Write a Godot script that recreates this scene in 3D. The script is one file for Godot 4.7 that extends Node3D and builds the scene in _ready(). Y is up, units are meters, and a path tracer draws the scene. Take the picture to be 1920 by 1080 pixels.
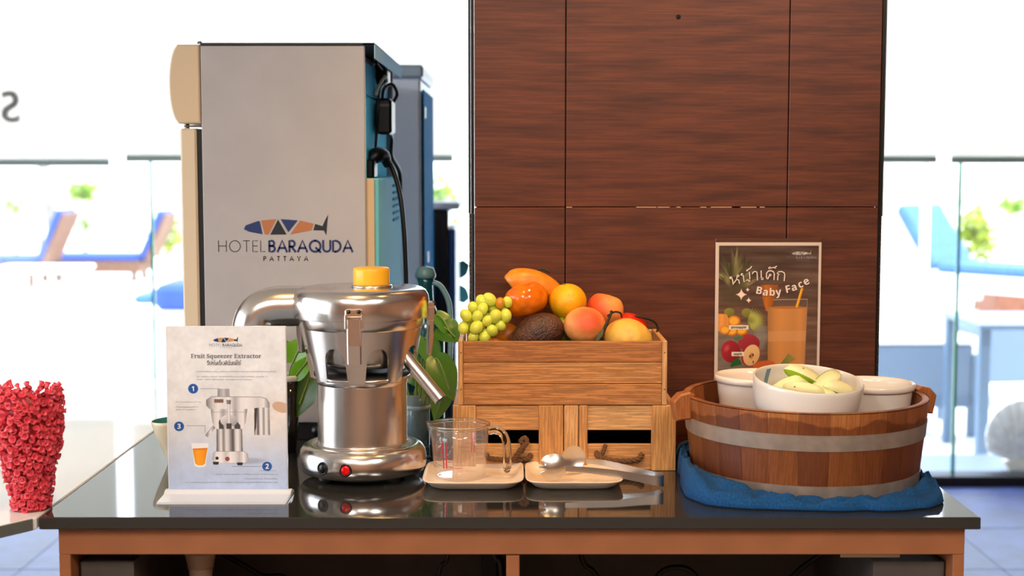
extends Node3D
# Juice corner of a breakfast buffet: counter, juicer, crates of fruit, bowls in a wooden tub; windows and a terrace behind.
# x right, y up, z towards the viewer; z = 0 is the counter's front edge, T the counter's height.

const T := 0.90
var used := {}
var mats := {}
var noises := {}
var rng := RandomNumberGenerator.new()

# ---------------------------------------------------------------- shapes
class Shape:
	var st := SurfaceTool.new()
	var g := 0
	var n := 0
	func _init() -> void:
		st.begin(Mesh.PRIMITIVE_TRIANGLES)
	# one closed or open primitive: runs = [[points, uvs, smooth, colours]...]; turned so that its faces look outwards
	func add(runs: Array, xf := Transform3D()) -> void:
		var vol := 0.0
		var o := Vector3.ZERO
		var k := 0
		for r in runs:
			for p in r[0]:
				o += p
				k += 1
		if k == 0:
			return
		o /= k
		for r in runs:
			var t: PackedVector3Array = r[0]
			for i in range(0, t.size(), 3):
				vol += (t[i] - o).dot((t[i + 1] - o).cross(t[i + 2] - o))
		var flip := vol * xf.basis.determinant() > 0.0
		for r in runs:
			g += 1
			var t: PackedVector3Array = r[0]
			var u: PackedVector2Array = r[1]
			var col: PackedColorArray = r[3] if r.size() > 3 else PackedColorArray()
			st.set_smooth_group(g if r[2] else -1)
			for i in range(0, t.size(), 3):
				for j in 3:
					var q: int = i + (2 - j if flip else j)
					st.set_color(col[q] if col.size() else Color.WHITE)
					st.set_uv(u[q] if u.size() else Vector2.ZERO)
					st.add_vertex(xf * t[q])
				n += 3
	func mesh() -> ArrayMesh:
		st.generate_normals()
		return st.commit()

func tri(t: PackedVector3Array, a: Vector3, b: Vector3, c: Vector3) -> void:
	t.append(a)
	t.append(b)
	t.append(c)

# box with chamfered edges
func box(s: Shape, c: Vector3, size: Vector3, bevel := 0.0, basis := Basis()) -> void:
	var h := size / 2.0
	var b: float = min(bevel, min(h.x, min(h.y, h.z)) * 0.9)
	var t := PackedVector3Array()
	var P := func(sx: int, sy: int, sz: int, ax: int) -> Vector3:
		var v := Vector3(sx * h.x, sy * h.y, sz * h.z)
		if ax != 0: v.x -= sx * b
		if ax != 1: v.y -= sy * b
		if ax != 2: v.z -= sz * b
		return v
	for ax in 3:
		for sg in [-1, 1]:
			var q := []
			for k in [[-1, -1], [1, -1], [1, 1], [-1, 1]]:
				var m := [0, 0, 0]
				m[ax] = sg
				m[(ax + 1) % 3] = k[0] * sg
				m[(ax + 2) % 3] = k[1]
				q.append(P.call(m[0], m[1], m[2], ax))
			tri(t, q[0], q[1], q[2])
			tri(t, q[0], q[2], q[3])
	if b > 0.0:
		for ax in 3:
			var a1 := (ax + 1) % 3
			var a2 := (ax + 2) % 3
			for s1 in [-1, 1]:
				for s2 in [-1, 1]:
					var q := []
					for e in [[-1, a1], [1, a1], [1, a2], [-1, a2]]:
						var m := [0, 0, 0]
						m[ax] = e[0]
						m[a1] = s1
						m[a2] = s2
						q.append(P.call(m[0], m[1], m[2], e[1]))
					if s1 * s2 < 0:
						q.reverse()
					tri(t, q[0], q[1], q[2])
					tri(t, q[0], q[2], q[3])
		for sx in [-1, 1]:
			for sy in [-1, 1]:
				for sz in [-1, 1]:
					var q := [P.call(sx, sy, sz, 0), P.call(sx, sy, sz, 1), P.call(sx, sy, sz, 2)]
					if sx * sy * sz < 0:
						q.reverse()
					tri(t, q[0], q[1], q[2])
	s.add([[t, PackedVector2Array(), false]], Transform3D(basis, c))

# grid of rows of points; uv spans 0..1
func grid(s: Shape, rows: Array, close_u := false, close_v := false, smooth := true, xf := Transform3D(), cols: Array = []) -> void:
	var t := PackedVector3Array()
	var u := PackedVector2Array()
	var k := PackedColorArray()
	var nr := rows.size()
	var nc: int = rows[0].size()
	for i in (nr if close_v else nr - 1):
		var i2 := (i + 1) % nr
		for j in (nc if close_u else nc - 1):
			var j2 := (j + 1) % nc
			var a: Vector3 = rows[i][j]
			var b: Vector3 = rows[i][j2]
			var c: Vector3 = rows[i2][j2]
			var d: Vector3 = rows[i2][j]
			var w := float(nc if close_u else nc - 1)
			var h := float(nr if close_v else nr - 1)
			for q in [[a, j, i], [b, j + 1, i], [c, j + 1, i + 1], [a, j, i], [c, j + 1, i + 1], [d, j, i + 1]]:
				t.append(q[0])
				u.append(Vector2(q[1] / w, q[2] / h))
			if cols.size():
				for q in [[i, j], [i, j2], [i2, j2], [i, j], [i2, j2], [i2, j]]:
					k.append(cols[q[0]][q[1]])
	s.add([[t, u, smooth, k]], xf)

# profile of (radius, height) turned round y; a repeated point makes a sharp edge
func lathe(s: Shape, prof: Array, seg := 48, xf := Transform3D(), from := 0.0, to := TAU) -> void:
	var runs := []
	var t := PackedVector3Array()
	var u := PackedVector2Array()
	var len_all := 0.0
	for i in prof.size() - 1:
		len_all += prof[i].distance_to(prof[i + 1])
	var at_len := 0.0
	for i in prof.size() - 1:
		var p: Vector2 = prof[i]
		var q: Vector2 = prof[i + 1]
		if p.is_equal_approx(q):
			runs.append([t, u, true])
			t = PackedVector3Array()
			u = PackedVector2Array()
			continue
		var v0 := at_len / len_all
		at_len += p.distance_to(q)
		var v1 := at_len / len_all
		for j in seg:
			var a := from + (to - from) * j / seg
			var b := from + (to - from) * ((j + 1) % seg if to - from > TAU - 0.001 else j + 1) / seg
			var A := Vector3(p.x * sin(a), p.y, p.x * cos(a))
			var B := Vector3(p.x * sin(b), p.y, p.x * cos(b))
			var C := Vector3(q.x * sin(b), q.y, q.x * cos(b))
			var D := Vector3(q.x * sin(a), q.y, q.x * cos(a))
			var u0 := float(j) / seg
			var u1 := float(j + 1) / seg
			if p.x > 1e-6:
				tri(t, A, B, C)
				u.append_array([Vector2(u0, v0), Vector2(u1, v0), Vector2(u1, v1)])
			if q.x > 1e-6:
				tri(t, A, C, D)
				u.append_array([Vector2(u0, v0), Vector2(u1, v1), Vector2(u0, v1)])
	runs.append([t, u, true])
	s.add(runs, xf)

# tube along a path; r is a number or one radius per point; flat squashes it along the second axis
func tube(s: Shape, path: Array, r: Variant, seg := 10, closed := false, caps := true, flat := 1.0, up0 := Vector3.ZERO) -> void:
	var rows := []
	var n := path.size()
	var up := Vector3(0.12, 1, 0.07).normalized() if up0 == Vector3.ZERO else up0
	for i in n:
		var d: Vector3
		if closed:
			d = path[(i + 1) % n] - path[(i + n - 1) % n]
		else:
			d = path[min(i + 1, n - 1)] - path[max(i - 1, 0)]
		d = d.normalized()
		if absf(d.dot(up)) > 0.98:
			up = Vector3(1, 0.1, 0.2).normalized()
		var side := d.cross(up).normalized()
		up = side.cross(d).normalized()
		var rr: float = r[i] if r is Array else r
		var row := []
		for j in seg:
			var a := TAU * j / seg
			row.append(path[i] + side * cos(a) * rr + up * sin(a) * rr * flat)
		rows.append(row)
	if caps and not closed:
		var first := []
		var last := []
		for j in seg:
			first.append(path[0])
			last.append(path[n - 1])
		# flat ends: the ring again, so that the edge stays sharp
		var t := PackedVector3Array()
		var u := PackedVector2Array()
		for i in n - 1:
			for j in seg:
				var j2 := (j + 1) % seg
				tri(t, rows[i][j], rows[i][j2], rows[i + 1][j2])
				tri(t, rows[i][j], rows[i + 1][j2], rows[i + 1][j])
				var x0 := float(j) / seg
				var x1 := float(j + 1) / seg
				var y0 := float(i) / (n - 1)
				var y1 := float(i + 1) / (n - 1)
				u.append_array([Vector2(x0, y0), Vector2(x1, y0), Vector2(x1, y1), Vector2(x0, y0), Vector2(x1, y1), Vector2(x0, y1)])
		var e := PackedVector3Array()
		for j in seg:
			var j2 := (j + 1) % seg
			tri(e, first[0], rows[0][j2], rows[0][j])
			tri(e, last[0], rows[n - 1][j], rows[n - 1][j2])
		s.add([[t, u, true], [e, PackedVector2Array(), false]])
	else:
		grid(s, rows, true, closed)

# rounded ends: radii that close the tube
func capsule(s: Shape, a: Vector3, b: Vector3, ra: float, rb: float, seg := 10) -> void:
	var d := (b - a).normalized()
	tube(s, [a - d * ra, a - d * ra * 0.7, a, b, b + d * rb * 0.7, b + d * rb], [0.0005, ra * 0.71, ra, rb, rb * 0.71, 0.0005], seg)

# flat outline in x, y given thickness along z, with small chamfers
func prism(s: Shape, poly: Array, z0: float, z1: float, xf := Transform3D(), bevel := 0.0) -> void:
	var p := PackedVector2Array(poly)
	if Geometry2D.is_polygon_clockwise(p):
		p.reverse()
	var inner := p
	var n := p.size()
	if bevel > 0.0:
		inner = PackedVector2Array()
		for i in n:
			var a := (p[i] - p[(i + n - 1) % n]).normalized()
			var b := (p[(i + 1) % n] - p[i]).normalized()
			var m := (Vector2(-a.y, a.x) + Vector2(-b.y, b.x))
			var l: float = max(m.length_squared(), 0.5)
			inner.append(p[i] + m * 2.0 / l * bevel)
	var idx := Geometry2D.triangulate_polygon(inner)
	var t := PackedVector3Array()
	var u := PackedVector2Array()
	var w := PackedVector3Array()
	var f := func(v: Vector2, z: float) -> Vector3: return Vector3(v.x, v.y, z)
	for i in range(0, idx.size(), 3):
		tri(t, f.call(inner[idx[i]], z1), f.call(inner[idx[i + 1]], z1), f.call(inner[idx[i + 2]], z1))
		tri(t, f.call(inner[idx[i]], z0), f.call(inner[idx[i + 2]], z0), f.call(inner[idx[i + 1]], z0))
	if idx.size() and (inner[idx[1]] - inner[idx[0]]).cross(inner[idx[2]] - inner[idx[0]]) < 0.0:
		for i in range(0, t.size(), 3):
			var k := t[i]
			t[i] = t[i + 1]
			t[i + 1] = k
	for i in n:
		var j := (i + 1) % n
		var ring := [[inner, z0], [p, z0 + bevel], [p, z1 - bevel], [inner, z1]] if bevel > 0.0 else [[p, z0], [p, z1]]
		for k in ring.size() - 1:
			var A: Vector3 = f.call(ring[k][0][i], ring[k][1])
			var B: Vector3 = f.call(ring[k][0][j], ring[k][1])
			var C: Vector3 = f.call(ring[k + 1][0][j], ring[k + 1][1])
			var D: Vector3 = f.call(ring[k + 1][0][i], ring[k + 1][1])
			tri(w, A, B, C)
			tri(w, A, C, D)
	s.add([[t, u, false], [w, PackedVector2Array(), false]], xf)

# sheet facing +z with uv 0..1 over it
func sheet(s: Shape, x0: float, y0: float, x1: float, y1: float, z := 0.0) -> void:
	var t := PackedVector3Array([Vector3(x0, y0, z), Vector3(x0, y1, z), Vector3(x1, y1, z), Vector3(x0, y0, z), Vector3(x1, y1, z), Vector3(x1, y0, z)])
	var u := PackedVector2Array([Vector2(0, 1), Vector2(0, 0), Vector2(1, 0), Vector2(0, 1), Vector2(1, 0), Vector2(1, 1)])
	s.st.set_smooth_group(-1)
	for i in 6:
		s.st.set_uv(u[i])
		s.st.set_color(Color.WHITE)
		s.st.add_vertex(t[i])

# round-ish solid: unit sphere points bent by f(direction) -> point
func blob(s: Shape, f: Callable, nu := 24, nv := 16, xf := Transform3D(), colour: Variant = null) -> void:
	var rows := []
	var cols := []
	for i in nv + 1:
		var b := PI * i / nv
		var row := []
		var cr := []
		for j in nu:
			var a := TAU * j / nu
			var d := Vector3(sin(b) * cos(a), cos(b), sin(b) * sin(a))
			row.append(f.call(d))
			if colour != null:
				cr.append(colour.call(d))
		rows.append(row)
		if cr.size():
			cols.append(cr)
	grid(s, rows, true, false, true, xf, cols)

# strokes in x, y as thin raised ribbons on the plane z = 0
func strokes(s: Shape, lines: Array, width: float, xf := Transform3D(), thick := 0.0003) -> void:
	for l in lines:
		var n: int = l.size()
		if n < 2:
			continue
		var top := []
		var bot := []
		for i in n:
			var d: Vector2 = (l[min(i + 1, n - 1)] - l[max(i - 1, 0)]).normalized()
			var w := Vector2(-d.y, d.x) * width / 2.0
			var p: Vector2 = l[i]
			if i == 0: p -= d * width * 0.35
			if i == n - 1: p += d * width * 0.35
			top.append(Vector3(p.x + w.x, p.y + w.y, thick))
			bot.append(Vector3(p.x - w.x, p.y - w.y, thick))
		grid(s, [top, bot], false, false, false, xf)

func arc(c: Vector2, r: float, a0: float, a1: float, n := 16, ry := -1.0) -> Array:
	var out := []
	for i in n + 1:
		var a := deg_to_rad(a0 + (a1 - a0) * i / n)
		out.append(c + Vector2(cos(a) * r, sin(a) * (r if ry < 0 else ry)))
	return out

func smooth_path(pts: Array, per := 8) -> Array:
	var c := Curve3D.new()
	for i in pts.size():
		var t: Vector3 = (pts[min(i + 1, pts.size() - 1)] - pts[max(i - 1, 0)]) / 6.0
		c.add_point(pts[i], -t, t)
	var out := []
	for i in pts.size() - 1:
		for k in per:
			out.append(c.sample(i, float(k) / per))
	out.append(pts[-1])
	return out

# ---------------------------------------------------------------- objects
func numbered(called: String) -> String:
	if not used.has(called):
		used[called] = 0
		return called
	used[called] += 1
	return "%s_%03d" % [called, used[called]]

func tag(o: Node3D, label: String, category: String, group := "", kind := "") -> Node3D:
	if label: o.set_meta("label", label)
	if category: o.set_meta("category", category)
	if group: o.set_meta("group", group)
	if kind: o.set_meta("kind", kind)
	return o

func thing(called: String, label: String, category: String, where := Vector3.ZERO, turn := 0.0, group := "") -> Node3D:
	var o := Node3D.new()
	o.name = numbered(called)
	add_child(o)
	o.position = where
	o.rotation.y = turn
	tag(o, label, category, group)
	return o

func part(called: String, s: Variant, m: Material, parent: Node3D, where := Vector3.ZERO, basis := Basis()) -> MeshInstance3D:
	var o := MeshInstance3D.new()
	o.name = called
	o.mesh = s.mesh() if s is Shape else s
	o.material_override = m
	o.transform = Transform3D(basis, where)
	parent.add_child(o, true)
	return o

func single(called: String, s: Shape, m: Material, label: String, category: String, where := Vector3.ZERO, basis := Basis(), group := "") -> MeshInstance3D:
	var o := part(numbered(called), s, m, self, where, basis)
	tag(o, label, category, group)
	return o

func struct(called: String, s: Variant, m: Material, where := Vector3.ZERO) -> MeshInstance3D:
	var o := part(called, s, m, self, where)
	o.set_meta("kind", "structure")
	return o

func struct_group(called: String, where := Vector3.ZERO) -> Node3D:
	var o := Node3D.new()
	o.name = called
	add_child(o, true)
	o.position = where
	o.set_meta("kind", "structure")
	return o

func plain_box(size: Vector3, bevel := 0.0, c := Vector3.ZERO) -> Shape:
	var s := Shape.new()
	box(s, c, size, bevel)
	return s

func words(text: String, size: float, bold := false, serif := false, spacing := 0.0) -> ArrayMesh:
	var f := SystemFont.new()
	f.font_names = PackedStringArray(["Droid Serif" if serif else "Droid Sans"])
	f.font_weight = 700 if bold else 400
	var font: Font = f
	if spacing != 0.0:
		var v := FontVariation.new()
		v.base_font = f
		v.spacing_glyph = int(spacing)
		font = v
	var t := TextMesh.new()
	t.text = text
	t.font = font
	t.font_size = 64
	t.pixel_size = size / 46.0      # size: height of a capital
	t.depth = 0.0004
	t.curve_step = 1.0
	var out := ArrayMesh.new()
	out.add_surface_from_arrays(Mesh.PRIMITIVE_TRIANGLES, t.get_mesh_arrays())
	return out

# ---------------------------------------------------------------- materials
func ntex(seed_: int, freq: float, ramp: Array, size := 512, kind := FastNoiseLite.TYPE_SIMPLEX_SMOOTH, oct := 4, warp := 0.0, as_normal := 0.0) -> NoiseTexture2D:
	var key := str([seed_, freq, ramp, size, kind, oct, warp, as_normal])
	if noises.has(key):
		return noises[key]
	var n := FastNoiseLite.new()
	n.seed = seed_
	n.noise_type = kind
	n.frequency = freq
	n.fractal_octaves = oct
	if warp > 0.0:
		n.domain_warp_enabled = true
		n.domain_warp_amplitude = warp
		n.domain_warp_frequency = freq * 0.5
	var t := NoiseTexture2D.new()
	t.width = size
	t.height = size
	t.seamless = true
	t.noise = n
	if as_normal > 0.0:
		t.as_normal_map = true
		t.bump_strength = as_normal
	elif ramp.size():
		var g := Gradient.new()
		var offs := PackedFloat32Array()
		var cols := PackedColorArray()
		for i in ramp.size():
			offs.append(ramp[i][0])
			cols.append(ramp[i][1])
		g.offsets = offs
		g.colors = cols
		t.color_ramp = g
	noises[key] = t
	return t

func mat(key: String, c: Color, rough := 0.5, metal := 0.0) -> StandardMaterial3D:
	if mats.has(key):
		return mats[key]
	var m := StandardMaterial3D.new()
	m.resource_name = key
	m.albedo_color = c
	m.roughness = rough
	m.metallic = metal
	mats[key] = m
	return m

func tri_map(m: StandardMaterial3D, tex: Texture2D, scale: Vector3, world := false) -> StandardMaterial3D:
	m.albedo_texture = tex
	m.uv1_triplanar = true
	m.uv1_world_triplanar = world
	m.uv1_triplanar_sharpness = 6.0
	m.uv1_scale = scale
	return m

func wood(key: String, tint: Color, seed_: int, scale: Vector3, rough := 0.5, contrast := 0.35) -> StandardMaterial3D:
	if mats.has(key):
		return mats[key]
	var m := mat(key, tint, rough)
	var lo := 1.0 - contrast
	var t := ntex(seed_, 0.012, [[0.0, Color(lo, lo * 0.93, lo * 0.88)], [0.4, Color(1.0 - contrast * 0.35, 1.0 - contrast * 0.38, 1.0 - contrast * 0.42)], [0.5, Color(lo * 1.12, lo * 1.05, lo * 1.02)], [0.6, Color(1, 0.99, 0.97)], [1.0, Color(1, 1, 1)]], 512, FastNoiseLite.TYPE_SIMPLEX_SMOOTH, 5, 6.0)
	tri_map(m, t, scale)
	return m

func glass(key: String, c: Color, alpha := 0.05) -> StandardMaterial3D:
	var m := mat(key, Color(c.r, c.g, c.b, alpha), 0.02)
	m.transparency = BaseMaterial3D.TRANSPARENCY_ALPHA
	return m

func solid_glass(key: String, c: Color, alpha := 0.0, rough := 0.02) -> StandardMaterial3D:
	var m := mat(key, Color(c.r, c.g, c.b, alpha), rough)
	m.refraction_enabled = true
	m.refraction_scale = 0.05
	return m

func leafy(key: String, c: Color, rough := 0.35) -> StandardMaterial3D:
	var m := mat(key, c, rough)
	m.backlight_enabled = true
	m.backlight = Color(0.7, 0.8, 0.35)
	m.cull_mode = BaseMaterial3D.CULL_DISABLED
	return m

func painted(key: String, c: Color, seed_: int, amount := 0.12, scale := 8.0, rough := 0.6) -> StandardMaterial3D:
	if mats.has(key):
		return mats[key]
	var m := mat(key, c, rough)
	var lo := 1.0 - amount
	tri_map(m, ntex(seed_, 0.01, [[0.2, Color(lo, lo, lo)], [0.8, Color.WHITE]], 256), Vector3.ONE * scale)
	return m

# ---------------------------------------------------------------- scene
func _ready() -> void:
	rng.seed = 7
	camera_and_light()
	room()
	terrace()
	counter()
	fridge()
	juicer()
	squeezer_sign()
	plates_cup_tongs()
	crates()
	fruit()
	recipe_sign()
	tub()
	plants_and_small_things()
	coral_vase()

func camera_and_light() -> void:
	var cam := Camera3D.new()
	cam.name = "camera"
	add_child(cam)
	cam.position = Vector3(0, T + 0.58, 2.333)
	cam.rotation.x = -atan(232.0 / 2700.0)
	var att := CameraAttributesPhysical.new()
	att.frustum_focal_length = 60.0      # 24 mm high frame: f = 2700 pixels of 1080
	att.frustum_near = 0.05
	att.frustum_far = 200.0
	att.frustum_focus_distance = 2.68
	att.exposure_aperture = 4.0
	cam.attributes = att
	cam.current = true
	var e := Environment.new()
	e.tonemap_mode = Environment.TONE_MAPPER_LINEAR
	e.tonemap_exposure = 1.0
	e.background_mode = Environment.BG_SKY
	var sky := ProceduralSkyMaterial.new()
	sky.sky_top_color = Color(0.78, 0.85, 0.95)
	sky.sky_horizon_color = Color(0.93, 0.95, 0.97)
	sky.sky_curve = 0.2
	sky.ground_bottom_color = Color(0.75, 0.75, 0.73)
	sky.ground_horizon_color = Color(0.9, 0.9, 0.9)
	sky.sky_energy_multiplier = 2.6
	sky.ground_energy_multiplier = 2.3
	e.sky = Sky.new()
	e.sky.sky_material = sky
	e.sdfgi_enabled = true
	e.ssao_enabled = true
	e.ssil_enabled = true
	var we := WorldEnvironment.new()
	we.name = "environment"
	we.environment = e
	add_child(we)
	var sun := DirectionalLight3D.new()
	sun.name = "sun"
	sun.light_color = Color(1.0, 0.95, 0.86)
	sun.light_energy = 2.9
	sun.light_angular_distance = 0.6
	sun.shadow_enabled = true
	sun.sky_mode = DirectionalLight3D.SKY_MODE_LIGHT_ONLY
	add_child(sun)
	sun.look_at_from_position(Vector3.ZERO, Vector3(-0.62, -0.76, -0.16))
	# unseen ceiling panels added for soft front light, and downlights over the counter
	added_soft_panel(Vector3(-1.2, 2.895, 2.6), Vector2(0.6, 1.2), 6.3, Color(1.0, 0.955, 0.90))
	added_soft_panel(Vector3(1.3, 2.895, 2.6), Vector2(0.6, 1.2), 6.3, Color(1.0, 0.955, 0.90))
	added_soft_panel(Vector3(0.1, 2.895, 3.9), Vector2(1.2, 0.6), 6.0, Color(1.0, 0.955, 0.90))
	downlight(Vector3(0.5, 2.89, 0.1), Vector3(0.42, 1.9, -0.56), 2.8)
	downlight(Vector3(-0.4, 2.89, 0.55), Vector3(-0.2, 0.9, -0.25), 1.4)

func added_soft_panel(p: Vector3, size: Vector2, energy: float, c: Color) -> void:  # unseen panel added to light the counter softly from the front
	var o := thing("added_ceiling_lamp", "", "lamp", p)
	o.set_meta("label", ["added unseen ceiling lamp panel left of the counter's front", "added unseen ceiling lamp panel right of the counter's front", "added unseen ceiling lamp panel farthest from the counter"][mini(used["added_ceiling_lamp"], 2)])
	o.set_meta("group", "added unseen ceiling lamp panels")
	part("frame", plain_box(Vector3(size.x + 0.06, 0.03, size.y + 0.06), 0.004, Vector3(0, -0.01, 0)), mat("lamp_frame", Color(0.8, 0.8, 0.78), 0.5), o)
	var g := mat("lamp_glow", c, 0.6)
	g.emission_enabled = true
	g.emission = c
	g.emission_energy_multiplier = 2.0
	part("diffuser", plain_box(Vector3(size.x, 0.01, size.y), 0.0, Vector3(0, -0.028, 0)), g, o)
	var l := AreaLight3D.new()
	l.name = "lamp_light"
	l.area_size = size
	l.light_color = c
	l.light_energy = energy
	l.shadow_enabled = true
	l.area_range = 12.0
	l.position = Vector3(0, -0.045, 0)
	l.rotation.x = -PI / 2
	o.add_child(l)

func downlight(p: Vector3, aim: Vector3, energy: float) -> void:
	var o := thing("downlight", "", "lamp", p)
	o.set_meta("label", ["small round ceiling downlight aimed at the wooden panel", "small round ceiling downlight over the juicer"][mini(used["downlight"], 1)])
	o.set_meta("group", "ceiling downlights")
	var s := Shape.new()
	lathe(s, [Vector2(0.035, 0.0), Vector2(0.035, -0.02), Vector2(0.05, -0.022), Vector2(0.052, -0.016), Vector2(0.052, 0.005), Vector2(0.035, 0.005)], 24)
	part("rim", s, mat("lamp_frame", Color(0.8, 0.8, 0.78), 0.5), o)
	var g := mat("downlight_glow", Color(1, 0.8, 0.55), 0.6)
	g.emission_enabled = true
	g.emission = Color(1, 0.8, 0.55)
	g.emission_energy_multiplier = 12.0
	var b := Shape.new()
	lathe(b, [Vector2(0, -0.004), Vector2(0.033, -0.004), Vector2(0.033, -0.001), Vector2(0, -0.001)], 20)
	part("bulb", b, g, o)
	var l := SpotLight3D.new()
	l.name = "lamp_light"
	l.light_color = Color(1, 0.78, 0.5)
	l.light_energy = energy
	l.light_size = 0.03
	l.spot_angle = 32.0
	l.spot_angle_attenuation = 0.9
	l.spot_attenuation = 2.0
	l.spot_range = 8.0
	l.shadow_enabled = true
	o.add_child(l)
	l.position = Vector3(0, -0.03, 0)
	l.look_at_from_position(p + Vector3(0, -0.03, 0), aim)

# ---------------------------------------------------------------- the room
func room() -> void:
	# floor: dark slate tiles, the sky's blue reflection put into their colour, as far as they show, plain slab elsewhere
	var slab := mat("floor_slab", Color(0.46, 0.40, 0.36), 0.45)
	var fl := struct("floor", plain_box(Vector3(9.0, 0.2, 10.4), 0.0, Vector3(0, -0.112, 0.85)), slab)
	var tile_dark := [painted("tile_dark", Color(0.17, 0.24, 0.47), 31, 0.25, 1.5, 0.5), painted("tile_dark_b", Color(0.16, 0.225, 0.44), 32, 0.25, 1.5, 0.5)]
	var tile_light := painted("tile_light", Color(0.56, 0.57, 0.58), 33, 0.12, 2.0, 0.35)
	var tile := plain_box(Vector3(0.597, 0.012, 0.597), 0.002, Vector3(0, 0.0, 0)).mesh()
	for i in 14:
		for j in 5:
			var m: Material = tile_light if j == 0 and i >= 7 else tile_dark[(i + j) % 2]
			part("tile", tile, m, fl, Vector3(-3.9 + 0.6 * i, -0.006, -1.94 - 0.6 * j))
	var white_wall := painted("plaster", Color(0.75, 0.66, 0.56), 41, 0.06, 1.0, 0.8)
	struct("ceiling", plain_box(Vector3(9.0, 0.2, 10.4), 0.0, Vector3(0, 3.0, 0.85)), mat("ceiling_paint", Color(0.8, 0.76, 0.7), 0.8))
	var brown := painted("brown_wall", Color(0.68, 0.47, 0.33), 42, 0.1, 1.0, 0.7)
	struct("wall_front", plain_box(Vector3(9.0, 3.1, 0.2), 0.0, Vector3(0, 1.45, 6.0)), brown)
	struct("wall_right", plain_box(Vector3(0.2, 3.1, 10.4), 0.0, Vector3(4.5, 1.45, 0.85)), brown)
	# left wall with one wide window opening
	var lw := Shape.new()
	box(lw, Vector3(-4.5, 1.45, -3.0), Vector3(0.2, 3.1, 2.7))
	box(lw, Vector3(-4.5, 1.45, 4.7), Vector3(0.2, 3.1, 2.7))
	box(lw, Vector3(-4.5, 0.15, 0.85), Vector3(0.2, 0.5, 5.0))
	box(lw, Vector3(-4.5, 2.85, 0.85), Vector3(0.2, 0.3, 5.0))
	struct("wall_left", lw, white_wall)
	var w3 := struct_group("window_3")
	part("pane", plain_box(Vector3(0.008, 2.3, 5.0), 0.0, Vector3(-4.5, 1.55, 0.85)), glass("pane_clear", Color(0.95, 1, 0.98), 0.04), w3)
	var fr := Shape.new()
	for z in [-1.6, 0.85, 3.3]:
		box(fr, Vector3(-4.5, 1.55, z), Vector3(0.06, 2.3, 0.06), 0.004)
	part("frame", fr, mat("window_frame", Color(0.12, 0.12, 0.12), 0.4), w3)
	# back wall: glass down to the floor either side of the panelled pillar
	var bw := Shape.new()
	box(bw, Vector3(-3.7, 1.45, -4.27), Vector3(1.8, 3.1, 0.14))
	box(bw, Vector3(3.7, 1.45, -4.27), Vector3(1.8, 3.1, 0.14))
	box(bw, Vector3(0, 2.86, -4.27), Vector3(5.6, 0.3, 0.14))
	struct("wall_back", bw, white_wall)
	var edge := mat("glass_edge", Color(0.12, 0.62, 0.45, 0.92), 0.1)
	edge.transparency = BaseMaterial3D.TRANSPARENCY_ALPHA
	var spans := [[-2.8, -1.653], [-1.645, 0.0], [0.0, 2.043], [2.051, 2.8]]
	var wins := [struct_group("window_1"), struct_group("window_2")]
	for i in 4:
		var a: float = spans[i][0]
		var b: float = spans[i][1]
		part("pane", plain_box(Vector3(b - a - 0.004, 2.71, 0.01), 0.0, Vector3((a + b) / 2, 1.355, -4.27)), glass("pane_clear", Color(0.95, 1, 0.98), 0.04), wins[i / 2])
	part("glass_edge", plain_box(Vector3(0.014, 2.71, 0.014), 0.002, Vector3(-1.649, 1.355, -4.262)), edge, wins[0])
	part("glass_edge", plain_box(Vector3(0.016, 2.71, 0.014), 0.002, Vector3(2.047, 1.355, -4.262)), edge, wins[1])
	# dark floor threshold under the glass
	struct("trim_1", plain_box(Vector3(3.4, 0.05, 0.13), 0.004, Vector3(1.8, 0.02, -4.27)), mat("threshold", Color(0.05, 0.06, 0.07), 0.5))
	# sun-screen blinds, drawn down to eye height
	var mesh_cloth := mat("blind_cloth", Color(0.93, 0.92, 0.88, 0.88), 0.9)
	mesh_cloth.transparency = BaseMaterial3D.TRANSPARENCY_ALPHA
	mesh_cloth.backlight_enabled = true
	mesh_cloth.backlight = Color(0.86, 0.85, 0.82)
	var bar := mat("blind_bar", Color(0.66, 0.75, 0.73), 0.6)
	var roller := mat("blind_roller", Color(0.75, 0.74, 0.72), 0.5)
	var bl := [[-2.75, -1.81, 1.499, "white roller blind with mirrored lettering at the far left window"], [-1.738, -0.264, 1.518, "wide white roller blind behind the tall fridge"], [0.9, 1.911, 1.513, "white roller blind just right of the wooden pillar"], [1.973, 2.78, 1.511, "white roller blind at the far right window"]]
	for b in bl:
		var o := thing("roller_blind", b[3], "blind", Vector3((b[0] + b[1]) / 2, b[2], -4.17), 0.0, "sun-screen roller blinds")
		var w: float = b[1] - b[0]
		part("cloth", plain_box(Vector3(w, 2.7 - b[2], 0.002), 0.0, Vector3(0, (2.7 - b[2]) / 2, 0)), mesh_cloth, o)
		part("bottom_bar", plain_box(Vector3(w, 0.03, 0.018), 0.004, Vector3(0, -0.012, 0)), bar, o)
		var r := Shape.new()
		tube(r, [Vector3(-w / 2, 2.68 - b[2], 0), Vector3(w / 2, 2.68 - b[2], 0)], 0.03, 14)
		part("roller", r, roller, o)
		if b[0] == bl[0][0]:
			var ink := mat("blind_print", Color(0.62, 0.62, 0.62), 0.9)
			ink.backlight_enabled = true
			ink.backlight = Color(0.6, 0.6, 0.6)
			part("lettering", words("S", 0.135, true), ink, o, Vector3(0.03, 0.235, 0.006), Basis(Vector3.UP, PI))
			part("lettering", plain_box(Vector3(0.05, 0.022, 0.001), 0.0, Vector3(-0.042, 0.23, 0.004)), ink, o)
	# panelled pillar in front of the glass, with black channels at its edges
	var pil := struct_group("pillar")
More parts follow.
